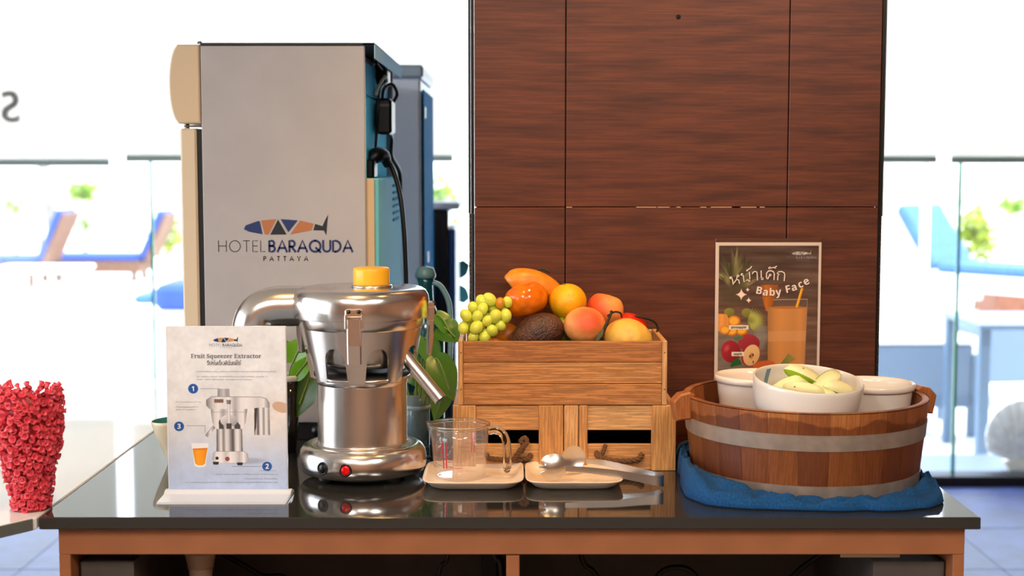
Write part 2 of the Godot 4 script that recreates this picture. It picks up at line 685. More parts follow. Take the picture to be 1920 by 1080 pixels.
	part("core", plain_box(Vector3(0.805, 2.9, 0.5), 0.0, Vector3(0.3305, 1.45, -0.832)), mat("pillar_core", Color(0.05, 0.035, 0.03), 0.7), pil)
	var veneer := wood("veneer", Color(0.385, 0.20, 0.115), 51, Vector3(0.9, 26.0, 0.9), 0.4, 0.22)
	veneer.detail_enabled = true
	veneer.detail_blend_mode = BaseMaterial3D.BLEND_MODE_MUL
	veneer.uv1_world_triplanar = true
	var streaks := ntex(53, 0.02, [[0.0, Color(0.72, 0.68, 0.68)], [0.6, Color(0.97, 0.95, 0.93)], [1.0, Color.WHITE]], 512, FastNoiseLite.TYPE_SIMPLEX_SMOOTH, 5)
	veneer.detail_albedo = streaks
	veneer.detail_uv_layer = BaseMaterial3D.DETAIL_UV_2
	veneer.uv2_triplanar = true
	veneer.uv2_world_triplanar = true
	veneer.uv2_scale = Vector3(0.35, 3.2, 0.35)
	var seam := 1.394
	var xs := [[-0.0755, 0.1065], [0.1085, 0.5525], [0.5545, 0.737]]
	for c in xs:
		var top := 2.9
		for r in [[0.905, seam - 0.0006], [seam + 0.0006, top]]:
			part("panel", plain_box(Vector3(c[1] - c[0], r[1] - r[0], 0.014), 0.0012, Vector3((c[0] + c[1]) / 2, (r[0] + r[1]) / 2, -0.574)), veneer, pil)
	var scratch := mat("scratch", Color(0.75, 0.6, 0.45), 0.8)
	for c in [[0.27, 0.02], [0.305, 0.012], [0.335, 0.004], [0.385, 0.006], [0.43, 0.03], [0.47, 0.028], [0.5, 0.008], [0.115, 0.006]]:
		part("worn_edge", plain_box(Vector3(c[1] * 2, 0.0016, 0.0006), 0.0, Vector3(c[0], seam, -0.5667)), scratch, pil)
	var hole := Shape.new()
	lathe(hole, [Vector2(0, 0.0008), Vector2(0.004, 0.0008), Vector2(0.005, 0)], 12, Transform3D(Basis(Vector3.RIGHT, PI / 2), Vector3(0.331, 1.772, -0.567)))
	part("screw_hole", hole, mat("hole", Color(0.02, 0.02, 0.02), 0.9), pil)
	var black := mat("channel_black", Color(0.07, 0.075, 0.075), 0.35, 0.3)
	var pile := painted("brush_pile", Color(0.36, 0.34, 0.30), 57, 0.6, 60.0, 0.9)
	for sd in [[-0.0765, -1, "trim_2", 1.381], [0.738, 1, "trim_3", 1.375]]:
		var tr := struct_group(sd[2])
		var x: float = sd[0]
		var k: int = sd[1]
		part("channel", plain_box(Vector3(0.006, 2.9 - sd[3], 0.03), 0.001, Vector3(x + k * 0.003, (2.9 + sd[3]) / 2, -0.585)), black, tr)
		part("channel", plain_box(Vector3(0.0045, 2.9 - sd[3], 0.03), 0.001, Vector3(x + k * 0.0095, (2.9 + sd[3]) / 2, -0.595)), mat("channel_grey", Color(0.25, 0.26, 0.25), 0.4, 0.5), tr)
		part("inner_channel", plain_box(Vector3(0.005, sd[3] - 0.905, 0.03), 0.001, Vector3(x + k * 0.0025, (sd[3] + 0.905) / 2, -0.59)), black, tr)
		part("brush_strip", plain_box(Vector3(0.005, sd[3] - 0.905, 0.02), 0.0005, Vector3(x + k * 0.0078, (sd[3] + 0.905) / 2, -0.592)), pile, tr)

# ---------------------------------------------------------------- terrace
func lounger(called: String, label: String, at_: Vector3, turn: float, rise: float, m: Material, wood_m: Material) -> void:
	# seat along -x .. +x, backrest raised at the +x end
	var o := thing(called, label, "sun lounger", at_, turn, "blue sun loungers on the terrace")
	part("frame", plain_box(Vector3(1.3, 0.16, 0.7), 0.01, Vector3(-0.6, 0.21, 0)), wood_m, o)
	for x in [-1.1, -0.05]:
		for z in [-0.28, 0.28]:
			part("leg", plain_box(Vector3(0.07, 0.13, 0.07), 0.008, Vector3(x, 0.065, z)), wood_m, o)
	part("seat_cushion", plain_box(Vector3(1.3, 0.09, 0.68), 0.03, Vector3(-0.62, 0.34, 0)), m, o)
	var b := Shape.new()
	var l := 0.72
	box(b, Vector3(0, l / 2, 0), Vector3(0.1, l, 0.68), 0.03, Basis())
	part("back_cushion", b, m, o, Vector3(0.06, 0.33, 0), Basis(Vector3(0, 0, 1), -rise))
	part("back_frame", plain_box(Vector3(0.04, l * 0.96, 0.7), 0.006, Vector3(0.075, l / 2, 0)), wood_m, o, Vector3(0.06, 0.33, 0), Basis(Vector3(0, 0, 1), -rise))

func foliage(s: Shape, c: Vector3, r: Vector3, n: int, size: float) -> void:
	for i in n:
		var d := Vector3(rng.randfn(), rng.randfn(), rng.randfn()).normalized() * pow(rng.randf(), 0.45)
		var p := c + d * r
		var b := Basis.from_euler(Vector3(rng.randf_range(-0.9, 0.9), rng.randf() * TAU, rng.randf_range(-0.6, 0.6)))
		var l := size * rng.randf_range(0.7, 1.3)
		var w := l * 0.34
		var rows := [[Vector3(0, 0, 0), Vector3(0, 0.004, 0), Vector3(0, 0, 0)], [Vector3(-w, l * 0.05, l * 0.4), Vector3(0, -l * 0.03, l * 0.42), Vector3(w, l * 0.05, l * 0.4)], [Vector3(-w * 0.5, 0.02 * l, l * 0.78), Vector3(0, -l * 0.05, l * 0.8), Vector3(w * 0.5, 0.02 * l, l * 0.78)], [Vector3(0, -l * 0.12, l), Vector3(0, -l * 0.12, l * 1.001), Vector3(0, -l * 0.12, l)]]
		grid(s, rows, false, false, true, Transform3D(b, p))

func shrub(called: String, label: String, cat: String, at_: Vector3, r: Vector3, height: float, n: int, size: float, m: Material, group := "") -> void:
	var o := thing(called, label, cat, at_, 0.0, group)
	var s := Shape.new()
	foliage(s, Vector3(0, height, 0), r, n, size)
	var f := part("foliage", s, m, o)
	f.set_meta("kind", "stuff")
	var t := Shape.new()
	tube(t, smooth_path([Vector3.ZERO, Vector3(0.02, height * 0.5, 0.01), Vector3(0, height, 0)], 4), [0.03, 0.03, 0.028, 0.027, 0.025, 0.023, 0.022, 0.02, 0.018], 8)
	part("stem", t, mat("bark", Color(0.45, 0.36, 0.28), 0.9), o)

func terrace() -> void:
	var g := -0.15
	struct("terrace_paving", plain_box(Vector3(60, 0.2, 60), 0.0, Vector3(0, g - 0.1, -35.0)), painted("paving", Color(0.88, 0.87, 0.84), 61, 0.08, 0.4, 0.8))
	struct("deck_strip", plain_box(Vector3(5.6, 0.15, 0.55), 0.004, Vector3(0, g + 0.085, -4.62)), mat("deck", Color(0.42, 0.47, 0.55), 0.5))
	struct("added_white_wall", plain_box(Vector3(50, 7.0, 0.3), 0.01, Vector3(0, g + 3.5, -31.0)), painted("added_white_wall", Color(0.9, 0.89, 0.86), 62, 0.05, 0.3, 0.9))  # wall added to keep the view outside evenly white
	var navy := painted("lounger_cushion", Color(0.12, 0.27, 0.62), 63, 0.15, 4.0, 0.85)
	var sky_blue := painted("lounger_cushion_light", Color(0.22, 0.40, 0.66), 63, 0.15, 4.0, 0.85)
	var teak := painted("teak", Color(0.42, 0.28, 0.19), 64, 0.2, 6.0, 0.7)
	var pale := mat("white_frame", Color(0.86, 0.87, 0.88), 0.5)
	var steel_feet := mat("daybed_feet", Color(0.5, 0.52, 0.55), 0.5)
	lounger("sun_lounger", "blue sun lounger with raised back at the far left, on a wooden frame", Vector3(-6.22, g + 0.05, -16.67), 0.0, 0.42, navy, teak)
	lounger("sun_lounger", "blue sun lounger with a wooden base behind the white terrace tables", Vector3(-5.2, g, -17.9), 0.0, 0.42, navy, teak)
	var db := thing("daybed", "blue cushioned white daybed half hidden behind the tall fridge", "daybed", Vector3(-2.1, g, -8.9))
	part("base", plain_box(Vector3(1.22, 0.50, 0.7), 0.02, Vector3(0, 0.27, 0)), pale, db)
	part("cushion", plain_box(Vector3(1.24, 0.19, 0.72), 0.04, Vector3(0, 0.62, 0)), navy, db)
	part("foot", plain_box(Vector3(1.1, 0.03, 0.6), 0.004, Vector3(0, 0.012, 0)), steel_feet, db)
	part("bolster", plain_box(Vector3(0.2, 0.07, 0.6), 0.03, Vector3(-0.7, 0.60, 0)), sky_blue, db)
	lounger("sun_lounger", "pale blue sun lounger just right of the wooden pillar", Vector3(4.35, g + 0.3, -11.7), PI * 0.72, 0.6, sky_blue, pale)
	# white boxes and tables between the loungers
	var white := painted("white_lacquer", Color(0.92, 0.92, 0.9), 65, 0.03, 2.0, 0.4)
	for q in [[-4.9, -12.6, 0.9, "white terrace table in front of the far left sun lounger"], [-3.1, -12.2, 0.8, "white terrace table beside the grey planter box"]]:
		var t := thing("terrace_table", q[3], "table", Vector3(q[0], g, q[1]), 0.0, "white terrace tables on the left")
		part("tabletop", plain_box(Vector3(q[2], 0.04, 0.8), 0.006, Vector3(0, 0.55, 0)), white, t)
		for x in [-1, 1]:
			for z in [-0.34, 0.34]:
				part("leg", plain_box(Vector3(0.05, 0.53, 0.05), 0.004, Vector3(x * (q[2] / 2 - 0.05), 0.265, z)), white, t)
	# plants
	var lime := leafy("lime_leaf", Color(0.30, 0.46, 0.05), 0.6)
	var green := leafy("garden_leaf", Color(0.20, 0.40, 0.08), 0.6)
	var yellow := leafy("yellow_leaf", Color(0.44, 0.47, 0.08), 0.6)
	shrub("small_tree", "small round-headed tree with a thin stem between two sun loungers", "tree", Vector3(-6.55, g, -19.67), Vector3(0.27, 0.17, 0.25), 1.22, 260, 0.11, lime)
	shrub("small_shrub", "small green shrub under the round-headed tree", "shrub", Vector3(-6.45, g, -19.4), Vector3(0.1, 0.14, 0.1), 0.72, 60, 0.1, green, "small terrace shrubs")
	shrub("small_shrub", "yellow-green shrub at the left edge of the tall fridge", "shrub", Vector3(-5.05, g, -18.67), Vector3(0.3, 0.32, 0.25), 0.62, 260, 0.12, yellow, "small terrace shrubs")
	shrub("small_shrub", "low green shrub at the far left edge behind the sun lounger", "shrub", Vector3(-7.3, g, -18.8), Vector3(0.22, 0.14, 0.2), 1.0, 90, 0.11, green, "small terrace shrubs")
	shrub("slender_plant", "slender green plant left of the grey post", "plant", Vector3(-7.0, g, -19.0), Vector3(0.06, 0.2, 0.06), 1.2, 36, 0.09, green)
	shrub("small_shrub", "dense yellow-green shrub behind the glass edge on the right", "shrub", Vector3(5.17, g, -13.67), Vector3(0.24, 0.34, 0.24), 0.84, 300, 0.12, yellow, "small terrace shrubs")
	shrub("leafy_tree", "green leafy tree seen between the tall fridge and the pillar", "tree", Vector3(-0.92, g, -14.2), Vector3(0.3, 0.2, 0.25), 1.32, 160, 0.13, green)
	shrub("small_shrub", "green shrub above the black cabinet beside the pillar", "shrub", Vector3(-0.78, g, -13.5), Vector3(0.26, 0.12, 0.2), 0.98, 80, 0.1, green, "small terrace shrubs")
	var vn := thing("climbing_vine", "green vine trailing along a wire above the planter", "vine", Vector3(5.5, g, -13.9))
	var vs := Shape.new()
	foliage(vs, Vector3(0.15, 1.2, 0), Vector3(0.3, 0.1, 0.1), 50, 0.13)
	foliage(vs, Vector3(-0.42, 1.2, 0), Vector3(0.2, 0.06, 0.1), 10, 0.1)
	part("foliage", vs, green, vn).set_meta("kind", "stuff")
	var wire := Shape.new()
	tube(wire, [Vector3(-0.7, 1.2, 0), Vector3(0.9, 1.24, 0)], 0.008, 6)
	tube(wire, [Vector3(0.9, 0, 0), Vector3(0.9, 1.26, 0)], 0.02, 6)
	tube(wire, [Vector3(-0.68, 0, 0), Vector3(-0.68, 1.22, 0)], 0.012, 6)
	part("wire", wire, pale, vn)
	var pb := thing("planter_box", "long terracotta planter box behind the right terrace tables", "planter", Vector3(5.75, g, -12.6))
	var ps := Shape.new()
	box(ps, Vector3(0, 0.25, 0.28), Vector3(1.6, 0.5, 0.05), 0.01)
	box(ps, Vector3(0, 0.25, -0.28), Vector3(1.6, 0.5, 0.05), 0.01)
	box(ps, Vector3(-0.78, 0.25, 0), Vector3(0.05, 0.5, 0.5), 0.01)
	box(ps, Vector3(0.78, 0.25, 0), Vector3(0.05, 0.5, 0.5), 0.01)
	box(ps, Vector3(0, 0.03, 0), Vector3(1.5, 0.05, 0.5))
	part("box", ps, painted("terracotta", Color(0.50, 0.30, 0.20), 66, 0.15, 5.0, 0.8), pb)
	part("soil", plain_box(Vector3(1.5, 0.02, 0.5), 0.0, Vector3(0, 0.44, 0)), mat("soil", Color(0.2, 0.15, 0.11), 0.95), pb)
	var gp := thing("grey_planter", "small grey planter box on the white paving at left", "planter", Vector3(-2.55, g, -6.0))
	var gs := Shape.new()
	prism(gs, [Vector2(-0.06, 0), Vector2(0.05, 0), Vector2(0.055, 0.19), Vector2(-0.05, 0.22)], -0.06, 0.06, Transform3D(), 0.008)
	part("box", gs, mat("planter_grey", Color(0.30, 0.33, 0.35), 0.8), gp)
	part("soil", plain_box(Vector3(0.07, 0.02, 0.09), 0.004, Vector3(0.0, 0.2, 0)), mat("soil", Color(0.2, 0.15, 0.11), 0.95), gp)
	var ed := Shape.new()  # leaves put in for a table edge and its pattern of shadows
	for i in 44:
		foliage(ed, Vector3(-0.27 + 0.54 * i / 43.0, 0.04, 0), Vector3(0.02, 0.03, 0.03), 4, 0.05)
	tag(part(numbered("shadow_line_leaves"), ed, leafy("grey_leaf", Color(0.42, 0.5, 0.46), 0.7), self, Vector3(-3.0, g + 0.01, -7.0)), "made-up row of grey-green leaves standing for shadows on white paving", "plant", "", "stuff")
	# leaning palm trunk far behind the left blind
	var lp := Shape.new()
	tube(lp, [Vector3(-0.55, 4.2, 0), Vector3(-0.47, 3.3, 0), Vector3(-0.25, 1.8, 0), Vector3(0, 0, 0)], [0.075, 0.08, 0.085, 0.1], 14)
	single("leaning_trunk", lp, painted("pale_trunk", Color(0.50, 0.48, 0.45), 68, 0.2, 5.0, 0.9), "leaning grey palm trunk behind the left roller blind", "trunk", Vector3(-6.57, g, -18.6))
	# white parasol poles right of the pillar
	for q in [[2.62, -7.55, 0.022, "thin white parasol pole nearer the wooden pillar"], [2.72, -7.15, 0.03, "thicker white parasol pole beside the right glass edge"]]:
		var o := thing("parasol_pole", q[3], "pole", Vector3(q[0], g, q[1]), 0.0, "white parasol poles")
		var s := Shape.new()
		tube(s, [Vector3(0, 0.05, 0), Vector3(-0.06 if q[2] < 0.025 else 0.0, 3.4, 0)], q[2], 14)
		part("pole", s, white, o)
		var f := Shape.new()
		lathe(f, [Vector2(0, 0), Vector2(0.2, 0), Vector2(0.2, 0), Vector2(0.2, 0.04), Vector2(0.04, 0.06), Vector2(0.04, 0.12), Vector2(0, 0.12)], 24)
		part("foot", f, white, o)
	# woven chairs and a table on the right
	var weave := mat("blue_weave", Color(0.42, 0.52, 0.63), 0.7)
	var wt := ntex(69, 0.05, [[0.0, Color(0.7, 0.7, 0.7)], [1.0, Color.WHITE]], 256, FastNoiseLite.TYPE_CELLULAR, 2)
	tri_map(weave, wt, Vector3(10, 26, 10))
	var steel_blue := mat("chair_frame", Color(0.32, 0.42, 0.52), 0.5)
	woven_chair("blue-grey woven lounge chair right beside the wooden pillar, its back turned", Vector3(2.44, g, -6.5), 0.0, 0.56, weave, steel_blue, white)
	woven_chair("blue-grey woven lounge chair behind the right terrace table", Vector3(3.42, g, -7.5), 0.12, 0.62, weave, steel_blue, white)
	var tb := thing("terrace_table", "blue-grey terrace table in front of the right glass, behind the scallop shell", "table", Vector3(2.98, g, -5.72))
	part("tabletop", plain_box(Vector3(0.92, 0.03, 0.7), 0.004, Vector3(0, 0.755, 0)), steel_blue, tb)
	for x in [-0.42, 0.42]:
		for z in [-0.3, 0.3]:
			part("leg", plain_box(Vector3(0.06, 0.74, 0.06), 0.004, Vector3(x, 0.37, z)), steel_blue, tb)
	# scallop shell standing on the strip outside the glass
	var sh := thing("scallop_shell", "large white scallop shell ornament standing outside the right glass", "shell", Vector3(2.435, 0.011, -4.5))
	var top := []
	var back := []
	for i in 57:
		var a := deg_to_rad(-112.0 + 224.0 * i / 56.0)
		var row := []
		var rb := []
		var ridge := cos(a / deg_to_rad(224.0) * TAU * 13.0)
		for j in 13:
			var k := j / 12.0
			var rr := 0.185 * (1.0 + 0.02 * ridge * k) * (1.0 - 0.10 * pow(absf(a) / 2.0, 2.0))
			var pz := 0.075 * sin(k * PI * 0.62) * cos(a * 0.45) + 0.007 * ridge * k
			row.append(Vector3(sin(a) * rr * k, 0.165 + 0.185 * (cos(a) * k) * 1.02 - 0.13 * (1.0 - k), pz))
			rb.append(row[j] - Vector3(0, 0, 0.012 + 0.01 * (1.0 - k)))
		top.append(row)
		back.append(rb)
	var ss := Shape.new()
	grid(ss, top)
	grid(ss, back)
	var rim := []
	for i in 57:
		rim.append([top[i][12], back[i][12]])
	grid(ss, rim)
	part("shell", ss, painted("shell_white", Color(0.95, 0.94, 0.90), 70, 0.1, 6.0, 0.5), sh)
	var hs := Shape.new()
	prism(hs, [Vector2(-0.05, 0.0), Vector2(0.05, 0.0), Vector2(0.075, 0.05), Vector2(-0.075, 0.05)], -0.03, 0.03, Transform3D(), 0.006)
	part("hinge", hs, mat("shell_hinge", Color(0.8, 0.78, 0.7), 0.5), sh)

func woven_chair(label: String, at_: Vector3, turn: float, h: float, weave: Material, frame: Material, cushion: Material) -> void:
	var o := thing("lounge_chair", label, "chair", at_, turn, "woven terrace chairs")
	var w := 0.62
	part("backrest", plain_box(Vector3(w, h - 0.18, 0.05), 0.012, Vector3(0, h / 2 + 0.09, 0.3)), weave, o)
	part("top_rail", plain_box(Vector3(w + 0.01, 0.022, 0.06), 0.004, Vector3(0, h + 0.012, 0.3)), mat("rail_white", Color(0.85, 0.87, 0.88), 0.5), o)
	for x in [-w / 2, w / 2]:
		part("arm", plain_box(Vector3(0.06, 0.06, 0.62), 0.01, Vector3(x, h * 0.82, -0.02)), weave, o)
		for z in [-0.3, 0.3]:
			part("leg", plain_box(Vector3(0.05, h * 0.9, 0.05), 0.006, Vector3(x, h * 0.45, z)), frame, o)
	part("seat", plain_box(Vector3(w, 0.08, 0.6), 0.012, Vector3(0, 0.26, 0)), weave, o)
	part("cushion", plain_box(Vector3(w - 0.08, 0.09, 0.5), 0.03, Vector3(0, 0.345, -0.03)), cushion, o)

# ---------------------------------------------------------------- counter
func counter() -> void:
	var stone := mat("black_stone", Color(0.19, 0.185, 0.175), 0.05)
	stone.metallic_specular = 0.5
	var s := Shape.new()
	var y0 := T - 0.0205
	prism(s, [Vector2(-0.78, 0.0), Vector2(0.773, 0.0), Vector2(0.773, 0.562), Vector2(-0.088, 0.562), Vector2(-0.088, 1.5), Vector2(-0.78, 1.5)], y0, T, Transform3D(Basis(Vector3.RIGHT, -PI / 2), Vector3.ZERO), 0.0015)
	single("worktop", s, stone, "glossy black worktop carrying the juicer, crates and tub", "countertop")
	var c := thing("counter_base", "terracotta coloured counter frame with open dark compartments under the black worktop", "counter")
	var terra := painted("terracotta_lacquer", Color(0.61, 0.375, 0.225), 71, 0.05, 3.0, 0.55)
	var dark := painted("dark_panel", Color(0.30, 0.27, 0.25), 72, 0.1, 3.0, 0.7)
	part("apron", plain_box(Vector3(1.509, 0.0475, 0.02), 0.001, Vector3(-0.0005, y0 - 0.02375, -0.03)), terra, c)
	for x in [-0.7455, 0.7445]:
		part("leg", plain_box(Vector3(0.019, y0 - 0.0478, 0.5), 0.001, Vector3(x, (y0 - 0.0478) / 2, -0.27)), terra, c)
	part("divider", plain_box(Vector3(0.022, 0.64, 0.5), 0.001, Vector3(0.0015, 0.51, -0.27)), terra, c)
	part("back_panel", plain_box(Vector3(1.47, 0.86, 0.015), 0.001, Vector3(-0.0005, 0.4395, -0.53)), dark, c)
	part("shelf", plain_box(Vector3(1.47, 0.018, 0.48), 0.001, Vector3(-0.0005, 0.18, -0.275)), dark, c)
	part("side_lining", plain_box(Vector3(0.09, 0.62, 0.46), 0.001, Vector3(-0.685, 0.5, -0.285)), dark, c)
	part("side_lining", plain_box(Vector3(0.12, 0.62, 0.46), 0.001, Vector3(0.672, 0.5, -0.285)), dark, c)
	part("post", plain_box(Vector3(0.03, 0.66, 0.03), 0.001, Vector3(-0.045, 0.52, -0.48)), mat("post_dark", Color(0.06, 0.06, 0.06), 0.6), c)
	for q in [[-0.76, -1.45], [-0.108, -1.45], [-0.76, -0.75]]:
		part("back_leg", plain_box(Vector3(0.03, y0, 0.03), 0.001, Vector3(q[0], y0 / 2, q[1])), terra, c)
	# cables hanging below
	var rubber := mat("cable_black", Color(0.02, 0.02, 0.022), 0.5)
	var cables := [
		[[Vector3(-0.56, 0.88, -0.30), Vector3(-0.545, 0.77, -0.30), Vector3(-0.526, 0.749, -0.30), Vector3(-0.47, 0.716, -0.30), Vector3(-0.40, 0.66, -0.3), Vector3(-0.36, 0.19, -0.32)], 0.005, "black cable slanting down beside the paper cup under the counter"],
		[[Vector3(-0.105, 0.878, -0.30), Vector3(-0.120, 0.75, -0.30), Vector3(-0.137, 0.716, -0.3), Vector3(-0.17, 0.5, -0.32), Vector3(-0.2, 0.19, -0.32)], 0.004, "thin black cable hanging left of the middle divider under the counter"],
		[[Vector3(-0.04, 0.878, -0.33), Vector3(-0.033, 0.75, -0.33), Vector3(-0.020, 0.715, -0.33), Vector3(-0.018, 0.5, -0.33), Vector3(-0.02, 0.19, -0.33)], 0.007, "thick black cable close against the middle divider under the counter"],
		[[Vector3(0.115, 0.878, -0.30), Vector3(0.130, 0.749, -0.30), Vector3(0.157, 0.716, -0.3), Vector3(0.21, 0.62, -0.3), Vector3(0.22, 0.19, -0.32)], 0.005, "black cable just right of the middle divider under the counter"],
		[[Vector3(0.25, 0.19, -0.3), Vector3(0.255, 0.62, -0.3), Vector3(0.27, 0.71, -0.3), Vector3(0.308, 0.731, -0.3), Vector3(0.346, 0.71, -0.3), Vector3(0.375, 0.62, -0.3), Vector3(0.38, 0.19, -0.3)], 0.005, "black cable forming an arch under the counter"],
		[[Vector3(0.60, 0.875, -0.30), Vector3(0.585, 0.77, -0.30), Vector3(0.567, 0.749, -0.3), Vector3(0.527, 0.716, -0.3), Vector3(0.45, 0.62, -0.3), Vector3(0.44, 0.19, -0.3)], 0.005, "black cable slanting down at the right under the counter"]]
	for q in cables:
		var cs := Shape.new()
		tube(cs, smooth_path(q[0], 6), q[1], 8)
		single("power_cable", cs, rubber, q[2], "cable", Vector3.ZERO, Basis(), "cables under the counter")
	# paper cup on a box on the shelf
	var bx := thing("storage_box", "dark storage box under the counter carrying the paper cup", "box", Vector3(-0.55, 0.189, -0.18))
	part("body", plain_box(Vector3(0.12, 0.50, 0.16), 0.004, Vector3(0, 0.25, 0)), dark, bx)
	part("lid", plain_box(Vector3(0.126, 0.02, 0.166), 0.004, Vector3(0, 0.51, 0)), dark, bx)
	var cup := thing("paper_cup", "brown translucent tapering cup standing under the counter's left compartment", "cup", Vector3(-0.55, 0.7095, -0.16))
	var pc := Shape.new()
	lathe(pc, [Vector2(0, 0), Vector2(0.014, 0), Vector2(0.014, 0), Vector2(0.0215, 0.060), Vector2(0.0215, 0.060), Vector2(0.0228, 0.0605), Vector2(0.0228, 0.0625), Vector2(0.0222, 0.063), Vector2(0.0222, 0.063), Vector2(0.0275, 0.086), Vector2(0.0290, 0.092), Vector2(0.0272, 0.0925), Vector2(0.0205, 0.06), Vector2(0.013, 0.003), Vector2(0, 0.003)], 40)
	part("wall", pc, mat("paper_cup", Color(0.66, 0.56, 0.48), 0.35), cup)
	single("paper_strip", plain_box(Vector3(0.10, 0.014, 0.002), 0.0004), mat("cream_paper", Color(0.75, 0.66, 0.55), 0.8), "cream paper strip stuck behind the counter apron", "paper", Vector3(0.602, 0.8285, -0.0412))
	# pale side counter at the left, meeting the worktop's corner
	var sc := thing("side_counter", "pale glossy side counter running left from the worktop's corner", "counter")
	var ss := Shape.new()
	prism(ss, [Vector2(-0.784, 0.0), Vector2(-0.784, 1.35), Vector2(-1.9, 1.35), Vector2(-1.9, -1.2), Vector2(-1.3, -0.70)], y0, T, Transform3D(Basis(Vector3.RIGHT, -PI / 2), Vector3.ZERO), 0.002)
	part("top", ss, mat("pale_stone", Color(0.90, 0.90, 0.89), 0.06), sc)
	var eb := Basis(Vector3.UP, atan2(0.70, 0.516))
	part("shaded_edge", plain_box(Vector3(0.85, 0.0195, 0.003), 0.0006), mat("edge_shade_grey", Color(0.36, 0.38, 0.37), 0.4), sc, Vector3(-1.0405, y0 + 0.01025, 0.349), eb)  # thin grey strip: the edge's shade put into colour
	for q in [[-1.85, -1.3], [-1.85, 0.5], [-1.85, -0.4]]:
		part("leg", plain_box(Vector3(0.05, y0, 0.05), 0.002, Vector3(q[0], y0 / 2, q[1])), dark, sc)

# geometric sans letters as strokes, capital height 1: [advance, lines]
func glyph(ch: String) -> Array:
	match ch:
		"H": return [0.72, [[Vector2(0, 0), Vector2(0, 1)], [Vector2(0.72, 0), Vector2(0.72, 1)], [Vector2(0, 0.52), Vector2(0.72, 0.52)]]]
		"O": return [1.0, [arc(Vector2(0.5, 0.5), 0.5, 90, 450, 32, 0.51)]]
		"T": return [0.56, [[Vector2(0, 1), Vector2(0.56, 1)], [Vector2(0.28, 1), Vector2(0.28, 0)]]]
		"E": return [0.44, [[Vector2(0.44, 1), Vector2(0, 1), Vector2(0, 0), Vector2(0.44, 0)], [Vector2(0, 0.52), Vector2(0.42, 0.52)]]]
		"L": return [0.4, [[Vector2(0, 1), Vector2(0, 0), Vector2(0.4, 0)]]]
		"B": return [0.52, [[Vector2(0, 0.52), Vector2(0.24, 0.52)] + arc(Vector2(0.24, 0.26), 0.26, 90, -90, 12) + [Vector2(0, 0), Vector2(0, 1)] + [Vector2(0.2, 1)] + arc(Vector2(0.2, 0.76), 0.24, 90, -90, 12)]]
		"A": return [0.84, [[Vector2(0, 0), Vector2(0.42, 1.03), Vector2(0.84, 0)], [Vector2(0.14, 0.33), Vector2(0.7, 0.33)]]]
		"R": return [0.54, [[Vector2(0, 0), Vector2(0, 1), Vector2(0.22, 1)] + arc(Vector2(0.22, 0.73), 0.27, 90, -90, 12) + [Vector2(0, 0.46)], [Vector2(0.2, 0.46), Vector2(0.54, 0)]]]
		"Q": return [1.0, [arc(Vector2(0.5, 0.5), 0.5, 90, 450, 32, 0.51), [Vector2(0.58, 0.34), Vector2(0.98, -0.04)]]]
		"U": return [0.66, [[Vector2(0, 1), Vector2(0, 0.33)] + arc(Vector2(0.33, 0.33), 0.33, 180, 360, 14) + [Vector2(0.66, 1)]]]
		"D": return [0.7, [[Vector2(0.22, 0), Vector2(0, 0), Vector2(0, 1), Vector2(0.22, 1)] + arc(Vector2(0.2, 0.5), 0.5, 90, -90, 18)]]
		"P": return [0.5, [[Vector2(0, 0), Vector2(0, 1), Vector2(0.22, 1)] + arc(Vector2(0.22, 0.73), 0.27, 90, -90, 12) + [Vector2(0, 0.46)]]]
		"Y": return [0.7, [[Vector2(0, 1), Vector2(0.35, 0.46), Vector2(0.7, 1)], [Vector2(0.35, 0.46), Vector2(0.35, 0)]]]
	return [0.4, []]

# a word drawn from x0 to x1, capital height h
func stroke_word(s: Shape, text: String, x0: float, x1: float, y: float, h: float, width: float, thick := 0.0003) -> void:
	var total := 0.0
	for ch in text:
		total += glyph(ch)[0]
	var gap := ((x1 - x0) / h - total) / (text.length() - 1)
	var x := 0.0
	for ch in text:
		var gl := glyph(ch)
		var ls := []
		for l in gl[1]:
			var q := []
			for p in l:
				q.append(Vector2(x0 + (x + p.x) * h, y + p.y * h))
			ls.append(q)
		strokes(s, ls, width, Transform3D(), thick)
		x += gl[0] + gap

func flat_poly(s: Shape, pts: Array, thick := 0.0003) -> void:
	prism(s, pts, 0.0, thick)

# the striped fish: five panels and a tail, in a box from (0, 0) to (1, 0.25)
func fish(parent: Node3D, at_: Vector3, w: float, colours: Array) -> void:
	var shapes := [
		[0, [[0.0, 0.075], [0.02, 0.12], [0.175, 0.175], [0.19, 0.165], [0.22, 0.015], [0.06, 0.045]]],
		[1, [[0.205, 0.178], [0.385, 0.195], [0.29, 0.012], [0.245, 0.014]]],
		[2, [[0.405, 0.19], [0.505, 0.012], [0.31, 0.01]]],
		[0, [[0.435, 0.195], [0.64, 0.18], [0.525, 0.04]]],
		[1, [[0.665, 0.178], [0.825, 0.14], [0.80, 0.06], [0.545, 0.012]]],
		[2, [[0.845, 0.138], [0.93, 0.112], [0.965, 0.19], [1.0, 0.25], [0.985, 0.12], [0.975, 0.0], [0.945, 0.06], [0.82, 0.062]]]]
	for q in shapes:
		var s := Shape.new()
		var pts := []
		for p in q[1]:
			pts.append(Vector2(p[0] * w, p[1] * w))
		flat_poly(s, pts)
		part("fish_panel", s, colours[q[0]], parent, at_)

